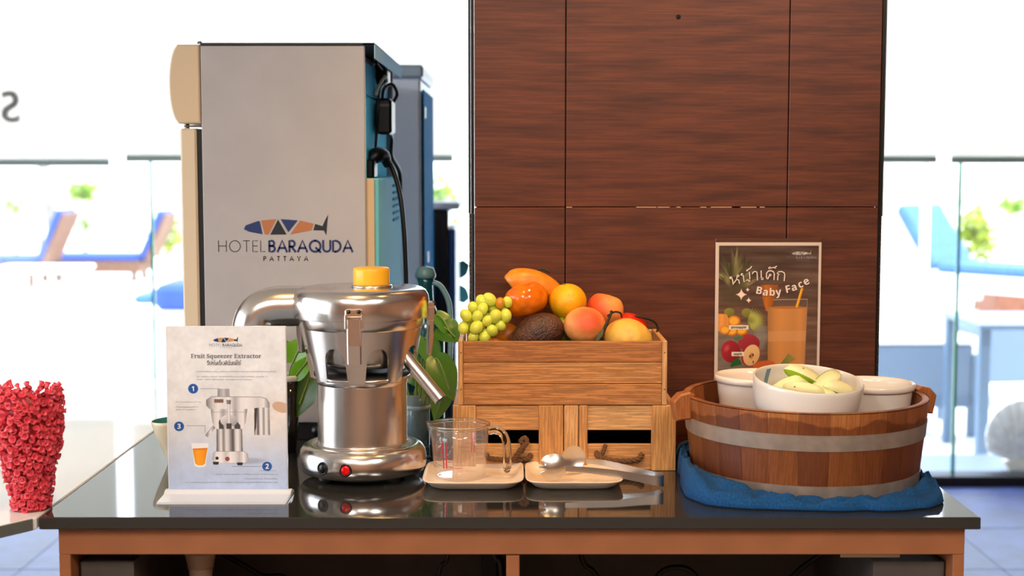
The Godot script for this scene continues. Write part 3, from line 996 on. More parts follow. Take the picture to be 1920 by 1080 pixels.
func fridge() -> void:
	var o := thing("display_fridge", "tall countertop display fridge with a fish emblem on its pale grey side", "fridge", Vector3(-0.4735, T, -1.02))
	var panel := painted("fridge_side", Color(0.665, 0.66, 0.67), 81, 0.03, 2.0, 0.5)
	var zf := 0.353
	part("side_panel", plain_box(Vector3(0.339, 0.787, 0.012), 0.002, Vector3(0, 0.4305, zf - 0.006)), panel, o)
	part("side_panel", plain_box(Vector3(0.339, 0.787, 0.012), 0.002, Vector3(0, 0.4305, -zf + 0.006)), panel, o)
	part("top_cover", plain_box(Vector3(0.36, 0.005, 0.71), 0.001, Vector3(0.011, 0.8268, 0)), mat("fridge_top_dark", Color(0.12, 0.13, 0.14), 0.5), o)
	part("body", plain_box(Vector3(0.315, 0.78, 0.68), 0.002, Vector3(-0.01, 0.43, 0)), mat("fridge_inside", Color(0.55, 0.56, 0.56), 0.6), o)
	part("plinth", plain_box(Vector3(0.335, 0.037, 0.70), 0.002, Vector3(0, 0.0185, 0)), mat("plinth_dark", Color(0.07, 0.075, 0.08), 0.45), o)
	# knob on the plinth
	var kn := Shape.new()
	lathe(kn, [Vector2(0.0, 0.008), Vector2(0.011, 0.007), Vector2(0.013, 0.0)], 20, Transform3D(Basis(Vector3.RIGHT, PI / 2), Vector3(0.063, 0.02, 0.35)))
	part("vent_cap", kn, mat("vent_black", Color(0.02, 0.02, 0.02), 0.4), o)
	# curved lighted header at the front (its left end)
	var beige := mat("header_beige", Color(0.80, 0.72, 0.60), 0.5)
	var prof := []
	for i in 17:
		var a := -1.0 + 2.0 * i / 16.0
		prof.append(Vector2(-0.2125 - 0.023 * sqrt(maxf(0.0, 1.0 - a * a * 0.96)), 0.745 + 0.081 * a))
	prof.append(Vector2(-0.1715, 0.826))
	prof.append(Vector2(-0.1715, 0.664))
	var hd := Shape.new()
	prism(hd, prof, -0.353, 0.353, Transform3D(), 0.003)
	part("header", hd, beige, o)
	part("door", plain_box(Vector3(0.034, 0.618, 0.70), 0.004, Vector3(-0.1985, 0.345, 0)), mat("door_cream", Color(0.82, 0.76, 0.66), 0.45), o)
	part("door_gasket", plain_box(Vector3(0.011, 0.612, 0.69), 0.001, Vector3(-0.1755, 0.345, 0)), mat("gasket_dark", Color(0.035, 0.06, 0.065), 0.6), o)
	var hg := Shape.new()
	box(hg, Vector3(-0.19, 0.659, 0.33), Vector3(0.035, 0.003, 0.03), 0.0005)
	tube(hg, [Vector3(-0.203, 0.652, 0.338), Vector3(-0.203, 0.664, 0.338)], 0.005, 10)
	part("hinge", hg, mat("hinge_steel", Color(0.45, 0.43, 0.4), 0.35, 0.9), o)
	var scw := Shape.new()
	lathe(scw, [Vector2(0.005, 0), Vector2(0.005, 0.003), Vector2(0.003, 0.005), Vector2(0, 0.005)], 12, Transform3D(Basis(), Vector3(-0.172, 0.828, 0.345)))
	part("screw", scw, mat("hinge_steel", Color(0.45, 0.43, 0.4), 0.35, 0.9), o)
	# emblem and lettering on the side
	var ink := mat("ink_dark", Color(0.06, 0.10, 0.14), 0.6)
	var blue := mat("ink_blue", Color(0.07, 0.17, 0.38), 0.6)
	var copper := mat("ink_copper", Color(0.66, 0.42, 0.26), 0.6)
	var z := zf + 0.0002
	fish(o, Vector3(-0.085, 0.432, z), 0.176, [blue, copper, ink])
	var s1 := Shape.new()
	stroke_word(s1, "HOTEL", -0.1385, -0.0415, 0.3985, 0.0225, 0.0016)
	part("lettering", s1, ink, o, Vector3(0, 0, z))
	var s2 := Shape.new()
	stroke_word(s2, "BARAQUDA", -0.0325, 0.1405, 0.3985, 0.0225, 0.0046)
	part("lettering", s2, blue, o, Vector3(0, 0, z))
	var s3 := Shape.new()
	stroke_word(s3, "PATTAYA", -0.0445, 0.0475, 0.3795, 0.0088, 0.0019)
	part("lettering", s3, ink, o, Vector3(0, 0, z))
	# back of the fridge, facing right: sheet metal with the windows' blue tint put into its colour, cover, adapters and leads
	var tinted_sheet := mat("window_tinted_back", Color(0.34, 0.80, 0.95), 0.8, 0.0)
	var deep := mat("window_tinted_back_deep", Color(0.14, 0.56, 0.72), 0.8, 0.0)
	tinted_sheet.metallic_specular = 0.1
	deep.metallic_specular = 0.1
	var tinted_cover := mat("window_tinted_cover", Color(0.42, 0.76, 0.86), 0.7)
	tinted_cover.metallic_specular = 0.15
	var window_tinted_lip := mat("window_tinted_lip", Color(0.62, 0.80, 0.90), 0.7)
	window_tinted_lip.metallic_specular = 0.1
	part("back_sheet", plain_box(Vector3(0.006, 0.34, 0.66), 0.001, Vector3(0.1515, 0.63, 0)), tinted_sheet, o)
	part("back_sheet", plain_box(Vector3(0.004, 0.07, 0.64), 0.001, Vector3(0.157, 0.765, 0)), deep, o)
	var lip := Shape.new()
	box(lip, Vector3(0.1785, 0.8268, 0), Vector3(0.026, 0.0045, 0.71), 0.0008)
	box(lip, Vector3(0.1905, 0.812, 0), Vector3(0.002, 0.03, 0.71), 0.0005)
	part("top_lip", lip, window_tinted_lip, o)
	part("compressor_cover", plain_box(Vector3(0.040, 0.53, 0.60), 0.002, Vector3(0.1745, 0.285, 0.03)), tinted_cover, o)
	part("cover_end", plain_box(Vector3(0.031, 0.53, 0.008), 0.001, Vector3(0.170, 0.285, 0.335)), mat("header_beige", Color(0.80, 0.72, 0.60), 0.5), o)
	for y in [0.46, 0.5]:
		var cs := Shape.new()
		lathe(cs, [Vector2(0.003, 0), Vector2(0.003, 0.001), Vector2(0, 0.0015)], 10, Transform3D(Basis(Vector3.RIGHT, PI / 2), Vector3(0.158, y, 0.339)))
		part("screw", cs, mat("vent_black", Color(0.02, 0.02, 0.02), 0.4), o)
	for i in 6:
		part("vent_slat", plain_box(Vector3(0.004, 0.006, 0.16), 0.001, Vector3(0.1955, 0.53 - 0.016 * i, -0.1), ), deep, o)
	var blk := mat("adapter_black", Color(0.03, 0.035, 0.04), 0.4)
	part("adapter", plain_box(Vector3(0.036, 0.082, 0.11), 0.006, Vector3(0.179, 0.69, -0.03)), blk, o)
	part("adapter_label", plain_box(Vector3(0.026, 0.006, 0.0006), 0.0, Vector3(0.179, 0.715, 0.0253)), mat("grey_label", Color(0.4, 0.4, 0.4), 0.6), o)
	var rg := Shape.new()
	tube(rg, smooth_path([Vector3(0.172, 0.73, -0.02), Vector3(0.178, 0.755, -0.01), Vector3(0.195, 0.765, -0.02), Vector3(0.205, 0.745, -0.04), Vector3(0.195, 0.725, -0.05)], 6), 0.004, 8)
	tube(rg, smooth_path([Vector3(0.165, 0.81, 0.05), Vector3(0.175, 0.795, 0.0), Vector3(0.185, 0.785, 0.03), Vector3(0.180, 0.77, 0.0), Vector3(0.17, 0.75, 0.03), Vector3(0.166, 0.70, 0.03), Vector3(0.165, 0.60, 0.09)], 6), 0.0035, 8)
	tube(rg, smooth_path([Vector3(0.185, 0.655, -0.03), Vector3(0.19, 0.64, -0.06), Vector3(0.186, 0.6, -0.1), Vector3(0.2, 0.56, -0.16), Vector3(0.2, 0.5, -0.18)], 6), 0.005, 8)
	box(rg, Vector3(0.17, 0.79, -0.06), Vector3(0.03, 0.05, 0.08), 0.006)
	part("lead", rg, blk, o)
	var wl := Shape.new()
	tube(wl, smooth_path([Vector3(0.182, 0.815, 0.0), Vector3(0.186, 0.79, 0.02), Vector3(0.172, 0.76, 0.05), Vector3(0.164, 0.735, 0.06)], 6), 0.0035, 8)
	part("pale_lead", wl, mat("lead_pale", Color(0.6, 0.62, 0.58), 0.5), o)
	for q in [[0.72, 0.3, 0.05], [0.755, 0.2, 0.04]]:
		part("sticker", plain_box(Vector3(0.002, 0.022, q[2]), 0.0005, Vector3(0.1555, q[0], q[1])), mat("sticker_pale", Color(0.40, 0.62, 0.68), 0.4), o)
	# plug in its socket and the lead that curves down
	var pl := Shape.new()
	tube(pl, smooth_path([Vector3(0.156, 0.588, 0.13), Vector3(0.170, 0.600, 0.12), Vector3(0.186, 0.598, 0.10), Vector3(0.192, 0.575, 0.09)], 5), [0.014, 0.015, 0.016, 0.017, 0.018, 0.018, 0.018, 0.017, 0.016, 0.015, 0.014, 0.013, 0.012, 0.01, 0.008, 0.007], 14)
	box(pl, Vector3(0.162, 0.570, 0.14), Vector3(0.018, 0.045, 0.08), 0.005)
	part("plug", pl, blk, o)
	var ld := Shape.new()
	tube(ld, smooth_path([Vector3(0.192, 0.59, 0.10), Vector3(0.208, 0.565, 0.12), Vector3(0.226, 0.50, 0.14), Vector3(0.236, 0.38, 0.15), Vector3(0.237, 0.2, 0.15), Vector3(0.232, 0.006, 0.14)], 8), 0.0055, 10)
	part("power_lead", ld, blk, o)
	# a second cabinet behind the fridge
	var c2 := thing("steel_cabinet", "tall blue-grey metal cabinet standing behind the display fridge", "cabinet", Vector3(-0.385, 0.0, -1.80))
	var grey_blue := mat("cabinet_face", Color(0.84, 0.91, 1.0), 0.45, 0.1)
	var cab := Shape.new()
	box(cab, Vector3(0, 0.88, 0), Vector3(0.28, 1.66, 0.50), 0.006)
	part("body", cab, grey_blue, c2)
	part("top_cap", plain_box(Vector3(0.296, 0.035, 0.512), 0.006, Vector3(0, 1.727, 0)), mat("cabinet_cap", Color(0.58, 0.66, 0.74), 0.45, 0.1), c2)
	var rt := Shape.new()
	box(rt, Vector3(0.146, 0.88, 0), Vector3(0.004, 1.6, 0.46), 0.001)
	var cside := mat("cabinet_side", Color(0.04, 0.48, 0.72), 0.8)  # deep blue of the window light put into the side's colour
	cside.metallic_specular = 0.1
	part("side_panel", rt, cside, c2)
	for q in [[1.62, 0.2], [1.22, 0.1]]:
		part("label_plate", plain_box(Vector3(0.003, 0.03, 0.06), 0.001, Vector3(0.149, q[0], q[1])), mat("sticker_pale", Color(0.40, 0.62, 0.68), 0.4), c2)
	part("foot_rail", plain_box(Vector3(0.27, 0.05, 0.48), 0.004, Vector3(0, 0.025, 0)), mat("plinth_dark", Color(0.07, 0.075, 0.08), 0.45), c2)
	# black cabinet farther back, with a white rail and a blue reflection painted into its side
	var bc := thing("black_cabinet", "black floor cabinet with a white rail on top, seen between the fridge and the pillar", "cabinet", Vector3(-0.315, 0.0, -2.30))
	part("body", plain_box(Vector3(0.236, 1.34, 0.36), 0.006, Vector3(0, 0.67, 0)), mat("black_gloss", Color(0.045, 0.055, 0.06), 0.25), bc)
	part("side_sheet", plain_box(Vector3(0.02, 1.28, 0.34), 0.004, Vector3(0.129, 0.64, 0)), mat("side_reflection", Color(0.16, 0.40, 0.66), 0.4), bc)
	part("top_rail", plain_box(Vector3(0.28, 0.02, 0.38), 0.004, Vector3(0.012, 1.351, 0)), mat("rail_white", Color(0.85, 0.87, 0.88), 0.5), bc)
	part("label_plate", plain_box(Vector3(0.03, 0.012, 0.002), 0.0005, Vector3(0.045, 1.28, 0.181)), mat("sticker_pale", Color(0.40, 0.62, 0.68), 0.4), bc)
	# teal fan half behind it
	var fan := thing("floor_fan", "teal-bladed floor fan half hidden behind the black cabinet", "fan", Vector3(-0.222, 0.0, -2.85))
	var fb := Shape.new()
	lathe(fb, [Vector2(0, 0), Vector2(0.14, 0), Vector2(0.14, 0.02), Vector2(0.05, 0.04), Vector2(0.015, 0.06), Vector2(0.012, 0.95), Vector2(0, 0.95)], 24)
	part("stand", fb, mat("rail_white", Color(0.85, 0.87, 0.88), 0.5), fan)
	var hub := Shape.new()
	lathe(hub, [Vector2(0, -0.06), Vector2(0.03, -0.06), Vector2(0.035, 0.02), Vector2(0.02, 0.05), Vector2(0, 0.05)], 20, Transform3D(Basis(Vector3.RIGHT, PI / 2), Vector3(0, 1.06, 0.0)))
	box(hub, Vector3(0, 0.985, -0.03), Vector3(0.02, 0.12, 0.02), 0.004)
	part("motor", hub, mat("fan_motor", Color(0.25, 0.42, 0.66), 0.5), fan)
	var teal := mat("fan_teal", Color(0.20, 0.52, 0.54), 0.4)
	var blade := Shape.new()
	var front := []
	var rear := []
	for i in 9:
		var k := i / 8.0
		var wd := 0.009 + 0.021 * sin(PI * pow(k, 0.8) * 0.92)
		var r0 := 0.02 + 0.072 * k
		front.append([Vector3(-wd, r0, 0.012), Vector3(0, r0, 0.004), Vector3(wd, r0, -0.010)])
		rear.append([Vector3(-wd, r0, 0.009), Vector3(0, r0, 0.001), Vector3(wd, r0, -0.013)])
	grid(blade, front)
	grid(blade, rear)
	var bm := blade.mesh()
	for a in [-40.0, -140.0, 50.0, 130.0]:
		part("blade", bm, teal, fan, Vector3(0, 1.06, 0.03), Basis(Vector3(0, 0, 1), deg_to_rad(a)))
	# teal glass jug on the back of the counter
	var jug := thing("glass_jug", "tall teal glass jug with a curved handle, behind the juicer", "jug", Vector3(-0.195, T, -0.90))
	var js := Shape.new()
	lathe(js, [Vector2(0, 0.0), Vector2(0.036, 0.0), Vector2(0.042, 0.006), Vector2(0.042, 0.18), Vector2(0.034, 0.23), Vector2(0.018, 0.27), Vector2(0.016, 0.31), Vector2(0.02, 0.325), Vector2(0, 0.325)], 32)
	var tg := mat("teal_glass", Color(0.10, 0.34, 0.40), 0.08)
	tg.metallic_specular = 0.6
	part("body", js, tg, jug)
	var jl := Shape.new()
	lathe(jl, [Vector2(0, 0.325), Vector2(0.022, 0.325), Vector2(0.024, 0.332), Vector2(0.018, 0.348), Vector2(0, 0.352)], 24)
	part("lid", jl, mat("jug_lid", Color(0.45, 0.62, 0.66), 0.3), jug)
	var jh := Shape.new()
	tube(jh, smooth_path([Vector3(0.016, 0.315, 0), Vector3(0.035, 0.305, 0.0), Vector3(0.052, 0.27, 0), Vector3(0.056, 0.22, 0), Vector3(0.054, 0.14, 0), Vector3(0.041, 0.10, 0)], 6), 0.006, 10)
	part("handle", jh, mat("jug_handle", Color(0.55, 0.72, 0.76), 0.2), jug)

# ---------------------------------------------------------------- juicer
func juicer() -> void:
	var o := thing("juicer", "polished aluminium juice extractor with a yellow pusher on its lid", "juicer", Vector3(-0.279, T, -0.323))
	var al := mat("aluminium", Color(0.92, 0.905, 0.89), 0.21, 1.0)
	al.normal_enabled = true
	al.normal_texture = ntex(91, 0.03, [], 256, FastNoiseLite.TYPE_SIMPLEX_SMOOTH, 3, 0.0, 1.0)
	al.normal_scale = 0.05
	al.uv1_triplanar = true
	al.uv1_scale = Vector3(9, 2, 9)
	var brushed := mat("brushed_aluminium", Color(0.90, 0.88, 0.86), 0.25, 1.0)
	var dark := mat("rubber_black", Color(0.09, 0.09, 0.09), 0.5)
	var base := Shape.new()
	lathe(base, [Vector2(0, 0.011), Vector2(0.106, 0.011), Vector2(0.113, 0.0135), Vector2(0.117, 0.019), Vector2(0.1188, 0.029), Vector2(0.1185, 0.041), Vector2(0.116, 0.051), Vector2(0.111, 0.0585), Vector2(0.1035, 0.0628), Vector2(0.095, 0.0635), Vector2(0.088, 0.0605), Vector2(0.0845, 0.055), Vector2(0.083, 0.054), Vector2(0, 0.054)], 96)
	part("base", base, al, o)
	var feet := Shape.new()
	for i in 4:
		var a := PI / 4 + PI / 2 * i
		lathe(feet, [Vector2(0, 0), Vector2(0.014, 0), Vector2(0.016, 0.011), Vector2(0, 0.011)], 16, Transform3D(Basis(), Vector3(sin(a) * 0.085, 0, cos(a) * 0.085)))
	part("foot", feet, dark, o)
	var motor := Shape.new()
	lathe(motor, [Vector2(0.083, 0.05), Vector2(0.083, 0.064), Vector2(0.083, 0.064), Vector2(0.0845, 0.0655), Vector2(0.083, 0.067), Vector2(0.083, 0.067), Vector2(0.083, 0.176), Vector2(0.083, 0.176), Vector2(0.0848, 0.178), Vector2(0.0848, 0.187), Vector2(0.0848, 0.187), Vector2(0, 0.187)], 96)
	part("motor_housing", motor, brushed, o)
	# bowl with eight arched openings
	var bowl := Shape.new()
	var seg := 192
	var y_top := 0.283
	var rad := func(y: float) -> float: return lerpf(0.0945, 0.1125, (y - 0.1865) / 0.0965)
	var outer := []
	var inner := []
	for k in 11:
		var ro := []
		var ri := []
		for j in seg:
			var a := TAU * j / seg
			var d := absf(fposmod(rad_to_deg(a), 45.0) - 22.5)
			var low := 0.1865
			if d < 12.2:
				low = 0.203 + 0.047 * sqrt(sqrt(maxf(0.0, 1.0 - pow(d / 12.2, 2.0))))
			var y := lerpf(low, y_top, k / 10.0)
			var r: float = rad.call(y)
			ro.append(Vector3(sin(a) * r, y, cos(a) * r))
			ri.append(Vector3(sin(a) * (r - 0.004), y, cos(a) * (r - 0.004)))
		outer.append(ro)
		inner.append(ri)

	grid(bowl, outer, true)
	grid(bowl, inner, true)
	grid(bowl, [outer[0], inner[0]], true, false, false)
	lathe(bowl, [Vector2(0.084, 0.187), Vector2(0.0925, 0.187), Vector2(0.0932, 0.189), Vector2(0.0925, 0.192), Vector2(0.084, 0.192), Vector2(0.084, 0.187)], 96)
	part("bowl", bowl, al, o)
	var rimb := Shape.new()
	lathe(rimb, [Vector2(0.107, 0.281), Vector2(0.1125, 0.281), Vector2(0.1125, 0.281), Vector2(0.1148, 0.283), Vector2(0.1155, 0.302), Vector2(0.1155, 0.302), Vector2(0.107, 0.302), Vector2(0.107, 0.281)], 96)
	part("bowl_rim", rimb, al, o)
	var cone := Shape.new()
	lathe(cone, [Vector2(0.104, 0.281), Vector2(0.092, 0.262), Vector2(0.090, 0.24), Vector2(0.087, 0.222), Vector2(0.083, 0.213), Vector2(0.072, 0.209), Vector2(0.0, 0.209)], 72)
	part("inner_bowl", cone, brushed, o)
	var fl := Shape.new()
	lathe(fl, [Vector2(0, 0.1915), Vector2(0.089, 0.1915), Vector2(0.089, 0.194), Vector2(0, 0.194)], 48)
	part("drip_floor", fl, dark, o)
	# lid and the arm that carries pulp away to the left
	var lid := Shape.new()
	lathe(lid, [Vector2(0.112, 0.300), Vector2(0.1245, 0.300), Vector2(0.1245, 0.300), Vector2(0.1255, 0.303), Vector2(0.1255, 0.330), Vector2(0.1238, 0.340), Vector2(0.1190, 0.3485), Vector2(0.1115, 0.353), Vector2(0.101, 0.3545), Vector2(0.0, 0.3545)], 96)
	part("lid", lid, al, o)
	var arm := Shape.new()
	var path := smooth_path([Vector3(-0.06, 0.317, -0.012), Vector3(-0.12, 0.317, -0.012), Vector3(-0.165, 0.315, -0.01), Vector3(-0.192, 0.303, -0.008), Vector3(-0.203, 0.278, -0.006), Vector3(-0.2045, 0.24, -0.006), Vector3(-0.2045, 0.13, -0.006)], 8)
	tube(arm, path, 0.038, 32, false, false, 1.0, Vector3.BACK)
	lathe(arm, [Vector2(0.034, 0.13), Vector2(0.0385, 0.13), Vector2(0.0395, 0.134), Vector2(0.0385, 0.14), Vector2(0.034, 0.14), Vector2(0.034, 0.13)], 32, Transform3D(Basis(), Vector3(-0.2045, 0, -0.006)))
	part("pulp_chute", arm, al, o)
	var push := Shape.new()
	lathe(push, [Vector2(0, 0.3545), Vector2(0.032, 0.3545), Vector2(0.0335, 0.358), Vector2(0.0335, 0.386), Vector2(0.0325, 0.3895), Vector2(0.030, 0.391), Vector2(0, 0.3905)], 48, Transform3D(Basis(), Vector3(0.02, 0, 0.01)))
	var yel := mat("pusher_yellow", Color(0.97, 0.72, 0.16), 0.35)
	yel.subsurf_scatter_enabled = true
	yel.subsurf_scatter_strength = 0.15
	part("pusher", push, yel, o)
	var pr := Shape.new()
	lathe(pr, [Vector2(0.034, 0.3545), Vector2(0.038, 0.3545), Vector2(0.038, 0.358), Vector2(0.034, 0.36), Vector2(0.034, 0.3545)], 48, Transform3D(Basis(), Vector3(0.02, 0, 0.01)))
	part("feed_collar", pr, al, o)
	# clamps: front one and one on each side
	for q in [[0.0, 1.0], [100.0, 0.9], [-112.0, 0.9]]:
		var b := Basis(Vector3.UP, deg_to_rad(q[0]))
		var cl := Shape.new()
		box(cl, Vector3(0, 0.318, 0.1275), Vector3(0.031, 0.014, 0.012), 0.002)
		for x in [-0.0145, 0.0145]:
			box(cl, Vector3(x, 0.303, 0.127), Vector3(0.0035, 0.026, 0.014), 0.001)
		var m := part("clamp", cl, al, o, Vector3.ZERO, b)
		var lv := Shape.new()
		prism(lv, [Vector2(0.1255, 0.309), Vector2(0.135, 0.307), Vector2(0.1335, 0.26), Vector2(0.1285, 0.226), Vector2(0.1215, 0.226), Vector2(0.1225, 0.262)], -0.0125, 0.0125, Transform3D(Basis(Vector3.UP, -PI / 2), Vector3.ZERO), 0.002)
		part("clamp_lever", lv, al, m)
		var sc := Shape.new()
		for x in [-0.009, 0.009]:
			lathe(sc, [Vector2(0.0038, 0), Vector2(0.0038, 0.002), Vector2(0.0025, 0.0038), Vector2(0, 0.004)], 12, Transform3D(Basis(Vector3.RIGHT, PI / 2), Vector3(x, 0.321, 0.1335)))
		part("screw", sc, mat("screw_dark", Color(0.3, 0.26, 0.2), 0.3, 1.0), m)
	# juice spout pointing down to the right
	var sp := Shape.new()
	var p0 := Vector3(0.07, 0.245, 0.03)
	var p1 := Vector3(0.148, 0.152, 0.055)
	tube(sp, [p0, p1], 0.0125, 24)
	var d := (p1 - p0).normalized()
	part("juice_spout", sp, brushed, o)
	var hole := Shape.new()
	tube(hole, [p1 + d * 0.0003, p1 + d * 0.0006], 0.0105, 24)
	part("spout_mouth", hole, dark, o)
	# two buttons on the base
	for q in [[-0.062, 0.0095, "power_button", mat("button_black", Color(0.03, 0.03, 0.035), 0.35)], [-0.019, 0.0095, "red_button", mat("button_red", Color(0.75, 0.03, 0.04), 0.2)]]:
		var x: float = q[0]
		var a := asin(x / 0.118)
		var b := Basis(Vector3.UP, a) * Basis(Vector3.RIGHT, PI / 2)
		var cpos := Vector3(sin(a), 0, cos(a)) * 0.1165 + Vector3(0, 0.034, 0)
		var ring := Shape.new()
		lathe(ring, [Vector2(0.0085, 0), Vector2(0.0118, 0), Vector2(0.0118, 0.0025), Vector2(0.010, 0.0035), Vector2(0.0085, 0.0025), Vector2(0.0085, 0)], 28)
		var bz := part("button_bezel", ring, mat("button_bezel", Color(0.05, 0.04, 0.04), 0.3), o, cpos, b)
		var bt := Shape.new()
		lathe(bt, [Vector2(0.0088, 0), Vector2(0.0088, 0.002), Vector2(0.006, 0.0035), Vector2(0, 0.004)], 28)
		part(q[2], bt, q[3], bz)
	var red: StandardMaterial3D = mats["button_red"]
	red.emission_enabled = true
	red.emission = Color(1, 0.02, 0.03)
	red.emission_energy_multiplier = 0.25  # faint glow put into the red button's colour
	# its lead, across the counter behind
	var ld := Shape.new()
	tube(ld, smooth_path([Vector3(0.06, 0.006, -0.09), Vector3(0.1, 0.01, -0.12), Vector3(0.125, 0.012, -0.1), Vector3(0.15, 0.006, -0.13), Vector3(0.16, 0.005, -0.28)], 6), 0.0035, 8)
	part("power_lead", ld, dark, o)

# ---------------------------------------------------------------- printing on paper
func fill(img: Image, x0: int, y0: int, x1: int, y1: int, f: Callable) -> void:
	for y in range(maxi(0, y0), mini(img.get_height(), y1)):
		for x in range(maxi(0, x0), mini(img.get_width(), x1)):
			var c: Color = f.call(x + 0.5, y + 0.5)
			if c.a > 0.003:
				img.set_pixel(x, y, img.get_pixel(x, y).lerp(Color(c.r, c.g, c.b), c.a))

func ell(img: Image, c: Vector2, r: Vector2, rot: float, col: Color, edge := 0.06, col2 := Color(0, 0, 0, 0)) -> void:
	var m: float = max(r.x, r.y) + 2
	var co := cos(-rot)
	var si := sin(-rot)
	fill(img, int(c.x - m), int(c.y - m), int(c.x + m), int(c.y + m), func(x: float, y: float) -> Color:
		var dx := x - c.x
		var dy := y - c.y
		var p := Vector2((dx * co - dy * si) / r.x, (dx * si + dy * co) / r.y)
		var d := p.length()
		var a := 1.0 - smoothstep(1.0 - edge, 1.0, d)
		var k := col if col2.a == 0.0 else col.lerp(col2, clampf((p.x * 0.6 + p.y * 0.6 + 1.0) / 2.0, 0, 1))
		return Color(k.r, k.g, k.b, a * col.a))

func poly(img: Image, pts: Array, col: Color, stops := []) -> void:
	var lo: Vector2 = pts[0]
	var hi: Vector2 = pts[0]
	for p in pts:
		lo = lo.min(p)
		hi = hi.max(p)
	var pp := PackedVector2Array(pts)
	fill(img, int(lo.x), int(lo.y), int(hi.x) + 1, int(hi.y) + 1, func(x: float, y: float) -> Color:
		if not Geometry2D.is_point_in_polygon(Vector2(x, y), pp):
			return Color(0, 0, 0, 0)
		if stops.is_empty():
			return col
		var u: float = (x - lo.x) / (hi.x - lo.x) * (stops.size() - 1)
		var i: int = mini(int(u), stops.size() - 2)
		var v: float = lerpf(stops[i], stops[i + 1], u - i)
		return Color(col.r * v, col.g * v, col.b * v, col.a))

func pen(img: Image, pts: Array, w: float, col: Color) -> void:
	for i in pts.size() - 1:
		var a: Vector2 = pts[i]
		var b: Vector2 = pts[i + 1]
		var lo := a.min(b) - Vector2.ONE * (w + 1)
		var hi := a.max(b) + Vector2.ONE * (w + 1)
		fill(img, int(lo.x), int(lo.y), int(hi.x) + 1, int(hi.y) + 1, func(x: float, y: float) -> Color:
			var q := Geometry2D.get_closest_point_to_segment(Vector2(x, y), a, b)
			return Color(col.r, col.g, col.b, col.a * clampf(w / 2.0 + 0.5 - q.distance_to(Vector2(x, y)), 0, 1)))

func printed(key: String, img: Image, rough := 0.35) -> StandardMaterial3D:
	var m := mat(key, Color.WHITE, rough)
	m.albedo_texture = ImageTexture.create_from_image(img)
	m.texture_repeat = false
	return m

